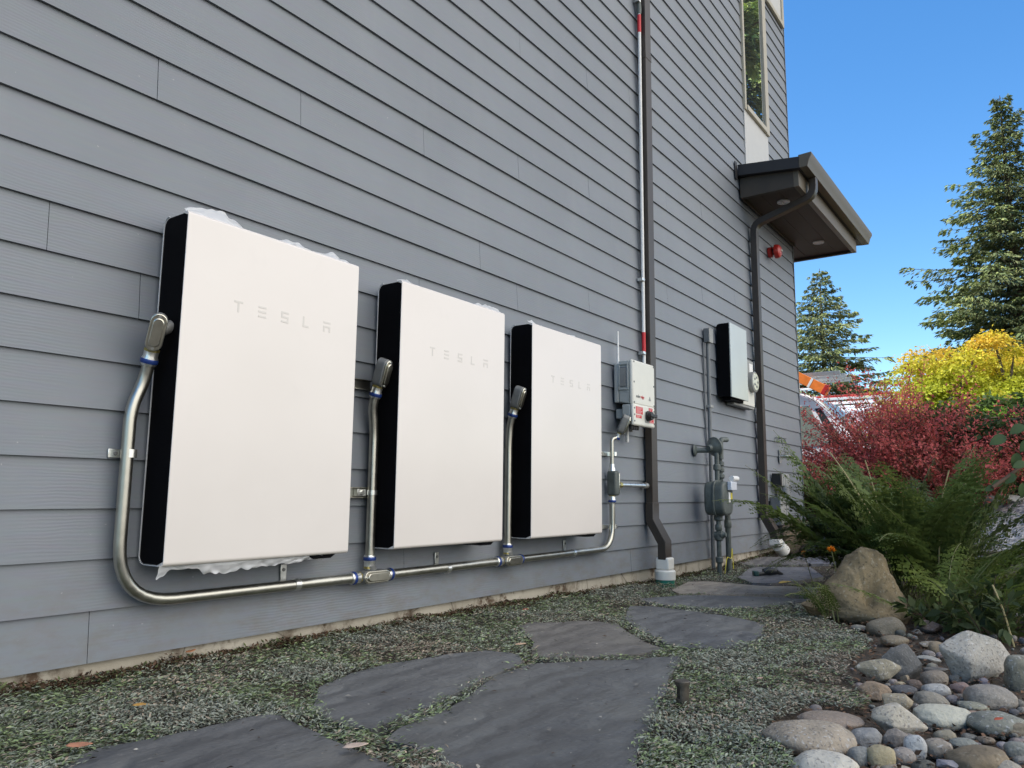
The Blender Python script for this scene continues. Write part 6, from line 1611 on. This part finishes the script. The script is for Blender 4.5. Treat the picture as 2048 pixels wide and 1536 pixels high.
# ================================================================== VANS
def van():
    vxp = at_d(1702, 800, 14.2)
    x0 = vxp[0]; yf = vxp[1]                       # near side (towards the camera) at x0, windscreen foot near yf
    zg = gz(x0, yf) + .012
    t = thing('van', 'white work van with an orange ladder, partly behind the house corner', 'van', (x0 + .95, yf + 2, zg))
    W = 1.95; top_z = ztop(772, 1640, 14.2)
    Hh = top_z - zg
    pr_ = [(yf - .95, .45), (yf - 1.0, .85), (yf - .75, 1.05), (yf - .05, 1.18 * Hh / 2.05), (yf + .62, Hh * .93), (yf + .95, Hh * .985), (yf + 2.2, Hh), (yf + 4.2, Hh * .985), (yf + 4.35, Hh * .9), (yf + 4.4, .5), (yf + 4.2, .35), (yf - .7, .35)]
    mb = MB(); n = len(pr_)
    ins = [(0, .06), (.08, .0), (W - .08, .0), (W, .06)]
    for xo_, sh in ins:
        for (y, z) in pr_: mb.v.append((x0 + xo_ + (.10 * max(0, (z - 1.0)) if xo_ < W / 2 else -.10 * max(0, (z - 1.0))), y, zg + z - sh * .3))
    for i in range(3):
        for k in range(n): a = i * n + k; b = i * n + (k + 1) % n; mb.f.append((a, b, b + n, a + n))
    mb.f.append(tuple(range(n - 1, -1, -1))); mb.f.append(tuple(3 * n + k for k in range(n)))
    obj('body', mb, MT['vanwhite'], t, bev=.05, seg=3)
    # windscreen
    y0, z0_ = yf - .03, zg + 1.20 * Hh / 2.05; y1, z1_ = yf + .60, zg + Hh * .915; nrm = np.array((0, -(z1_ - z0_), (y1 - y0))); nrm /= np.linalg.norm(nrm)
    wsc = MB().prism([(x0 + .20, y0, z0_), (x0 + W - .2, y0, z0_), (x0 + W - .30, y1, z1_), (x0 + .30, y1, z1_)], nrm * .03)
    obj('windscreen', wsc, MT['vanglass'], t, bev=.01)
    def sw_(ya, yb, yc, yd_, za, zb):
        lean = .10
        return MB().prism([(x0 - .012 + .10 * (za - 1), ya, zg + za), (x0 - .012 + .10 * (za - 1), yb, zg + za), (x0 - .012 + .10 * (zb - 1), yc, zg + zb), (x0 - .012 + .10 * (zb - 1), yd_, zg + zb)], (.02, 0, 0))
    za, zb = 1.12 * Hh / 2.05, Hh * .86
    obj('side_window', sw_(yf + .38, yf + 1.28, yf + 1.28, yf + .72, za, zb), MT['vanglass'], t)
    obj('side_window', sw_(yf + 1.36, yf + 2.6, yf + 2.6, yf + 1.36, za, zb), MT['vanglass'], t)
    obj('door_pillar', sw_(yf + 1.285, yf + 1.355, yf + 1.355, yf + 1.285, za, zb), MT['black'], t)
    obj('quarter_window', sw_(yf + .12, yf + .33, yf + .62, yf + .52, za + .0, zb - .05), MT['black'], t)
    obj('wing_mirror', MB().box(x0 - .2, x0 - .02, yf + .25, yf + .36, zg + za - .05, zg + za + .16), MT['black'], t, bev=.03)
    for yy in (yf - .15, yf + 3.3):
        for xx, s in ((x0 + .0, -1), (x0 + W, 1)):
            wh = obj('wheel', MB().lathe((xx - s * .2, yy, zg + .33), (s, 0, 0), [(0, .30), (.02, .33), (.2, .33), (.22, .30), (.21, .2)], 28), MT['tyre'], t)
            obj('rim', MB().lathe((xx - s * .01, yy, zg + .33), (s, 0, 0), [(0, .2), (.025, .19), (.02, .06)], 20), MT['zinc'], wh)
    rk_ = MB()
    for yy in (yf + .9, yf + 2.4, yf + 3.9):
        rk_.box(x0 + .1, x0 + W - .1, yy - .025, yy + .025, zg + Hh + .16, zg + Hh + .20)
        for xx in (x0 + .14, x0 + W - .14): rk_.box(xx - .02, xx + .02, yy - .02, yy + .02, zg + Hh - .04, zg + Hh + .16)
    for xx in (x0 + .12, x0 + W - .12): rk_.box(xx - .02, xx + .02, yf + .8, yf + 4.0, zg + Hh + .20, zg + Hh + .24)
    obj('roof_rack', rk_, MT['white'], t, bev=.005)
    for k, xx in enumerate((x0 + .65, x0 + 1.15)):
        l_ = thing('ladder', ('grey aluminium ladder on the van roof rack, nearer the orange one' if k == 0 else 'grey aluminium ladder on the van roof rack, on the far side'), 'ladder', (xx, yf + 2, zg + Hh + .3), 'aluminium ladders on the van')
        for s in (-.19, .19): obj('rail', MB().box(xx + s - .014, xx + s + .014, yf + .25, yf + 4.0, zg + Hh + .25, zg + Hh + .33), MT['zinc'], l_, bev=.003)
        for i in range(11): obj('rung', MB().cyl((xx - .18, yf + .4 + i * .34, zg + Hh + .29), (xx + .18, yf + .4 + i * .34, zg + Hh + .29), .014, 8), MT['zinc'], l_)
    # crate of fittings
    cr = thing('roof_crate', 'grey wire crate strapped on the van ladders', 'crate', (x0 + .9, yf + 1.9, zg + Hh + .33))
    mb = MB(); xa_, xb_, ya_, yb_, zc_ = x0 + .55, x0 + 1.3, yf + 1.4, yf + 2.3, zg + Hh + .335
    for i in range(12):
        u = i / 11; mb.box(xa_ + (xb_ - xa_) * u - .006, xa_ + (xb_ - xa_) * u + .006, ya_, ya_ + .012, zc_, zc_ + .22); mb.box(xa_, xa_ + .012, ya_ + (yb_ - ya_) * u - .006, ya_ + (yb_ - ya_) * u + .006, zc_, zc_ + .22)
    mb.box(xa_ - .01, xb_ + .01, ya_ - .01, ya_ + .0, zc_ + .2, zc_ + .24).box(xa_ - .01, xb_ + .01, yb_, yb_ + .012, zc_ + .2, zc_ + .24).box(xa_ - .012, xa_, ya_, yb_, zc_ + .2, zc_ + .24).box(xb_, xb_ + .012, ya_, yb_, zc_ + .2, zc_ + .24).box(xa_, xb_, ya_, yb_, zc_, zc_ + .012)
    obj('basket', mb, MT['utility'], cr, smooth=False)
    # orange ladder hung along the near roof edge
    lx = x0 - .08
    A = on_x(1592, 752, lx); Bq = on_x(1648, 779, lx)
    dirv = (Bq - A); ext = A - dirv / np.linalg.norm(dirv) * 1.8; dn = dirv / np.linalg.norm(dirv)
    la = thing('ladder', 'orange fibreglass ladder hung along the near roof edge of the van', 'ladder', (lx, Bq[1] + 1, Bq[2]))
    up_ = np.cross(np.array((1., 0, 0)), dn); up_ *= np.sign(up_[2])
    for off in (0, .34):
        mbx = MB().obox((ext + Bq) / 2 + np.array((off, 0, 0)), (.02, 0, 0), (Bq - ext) / 2, up_ * .085); obj('rail', mbx, MT['orange'], la, bev=.006)
    obj('end_cap', MB().obox(Bq + dn * .02, (.026, 0, 0), dn * .04, up_ * .095), MT['bell'], la, bev=.01)
    LL = np.linalg.norm(Bq - ext)
    for i in range(int(LL / .31)):
        p = Bq - dn * (.2 + i * .31); obj('rung', MB().cyl(p, p + np.array((.34, 0, 0)), .016, 8), MT['zinc'], la)
    obj('strap', MB().obox(A + dn * .28, (.024, 0, 0), dn * .02, up_ * .088), MT['white'], la)
    return zg, Hh
van()
def van2():
    P = at_d(1815, 800, 19.5); zg = gz(P[0], P[1]) + .012; x0, yf = P[0], P[1] - .9; W = 2.0; Hh = ztop(812, 1745, 19.5) - zg
    t = thing('van', 'second white van farther back, mostly behind the red barberry', 'van', (x0 + 1, yf + 1, zg))
    pr_ = [(yf - 1.0, .4), (yf - 1.0, .95), (yf - .2, 1.15), (yf + .5, Hh * .95), (yf + .9, Hh), (yf + 4.4, Hh), (yf + 4.5, .4)]
    mb = MB().prism([(x0, y, zg + z) for y, z in pr_], (W, 0, 0)); obj('body', mb, MT['vanwhite'], t, bev=.08, seg=3)
    nrm = np.array((0, -.7, .7)); obj('windscreen', MB().prism([(x0 + .15, yf - .17, zg + 1.18), (x0 + W - .15, yf - .17, zg + 1.18), (x0 + W - .25, yf + .46, zg + Hh * .92), (x0 + .25, yf + .46, zg + Hh * .92)], nrm * .03), MT['vanglass'], t)
    obj('side_window', MB().box(x0 - .01, x0 + .02, yf + .5, yf + 1.6, zg + 1.25, zg + Hh * .86), MT['vanglass'], t, bev=.02)
    for yy in (yf - .2, yf + 3.4):
        for xx, s in ((x0, -1), (x0 + W, 1)):
            wh = obj('wheel', MB().lathe((xx - s * .2, yy, zg + .33), (s, 0, 0), [(0, .30), (.02, .33), (.2, .33), (.22, .30)], 24), MT['tyre'], t)
            obj('rim', MB().lathe((xx - s * .01, yy, zg + .33), (s, 0, 0), [(0, .2), (.025, .19), (.02, .06)], 18), MT['zinc'], wh)
    rk_ = MB()
    for yy in (yf + .2, yf + 1.6, yf + 3.2):
        rk_.box(x0 + .05, x0 + W - .05, yy - .03, yy + .03, zg + Hh + .16, zg + Hh + .21)
        for xx in (x0 + .1, x0 + W - .1): rk_.box(xx - .025, xx + .025, yy - .025, yy + .025, zg + Hh - .05, zg + Hh + .16)
    for xx in (x0 + .07, x0 + W - .07, x0 + W / 2): rk_.box(xx - .03, xx + .03, yf - 1.1, yf + 3.6, zg + Hh + .21, zg + Hh + .27)
    obj('roof_rack', rk_, MT['white'], t, bev=.006)
    l_ = thing('ladder', 'red ladder on the rack of the second van', 'ladder', (x0 + .5, yf + 1, zg + Hh + .35))
    for s in (0, .4): obj('rail', MB().box(x0 + .2 + s, x0 + .24 + s, yf - 1.0, yf + 3.4, zg + Hh + .275, zg + Hh + .345), MT['bell'], l_, bev=.004)
    for i in range(12): obj('rung', MB().cyl((x0 + .2, yf - .8 + i * .35, zg + Hh + .33), (x0 + .64, yf - .8 + i * .35, zg + Hh + .33), .018, 8), MT['zinc'], l_)
van2()
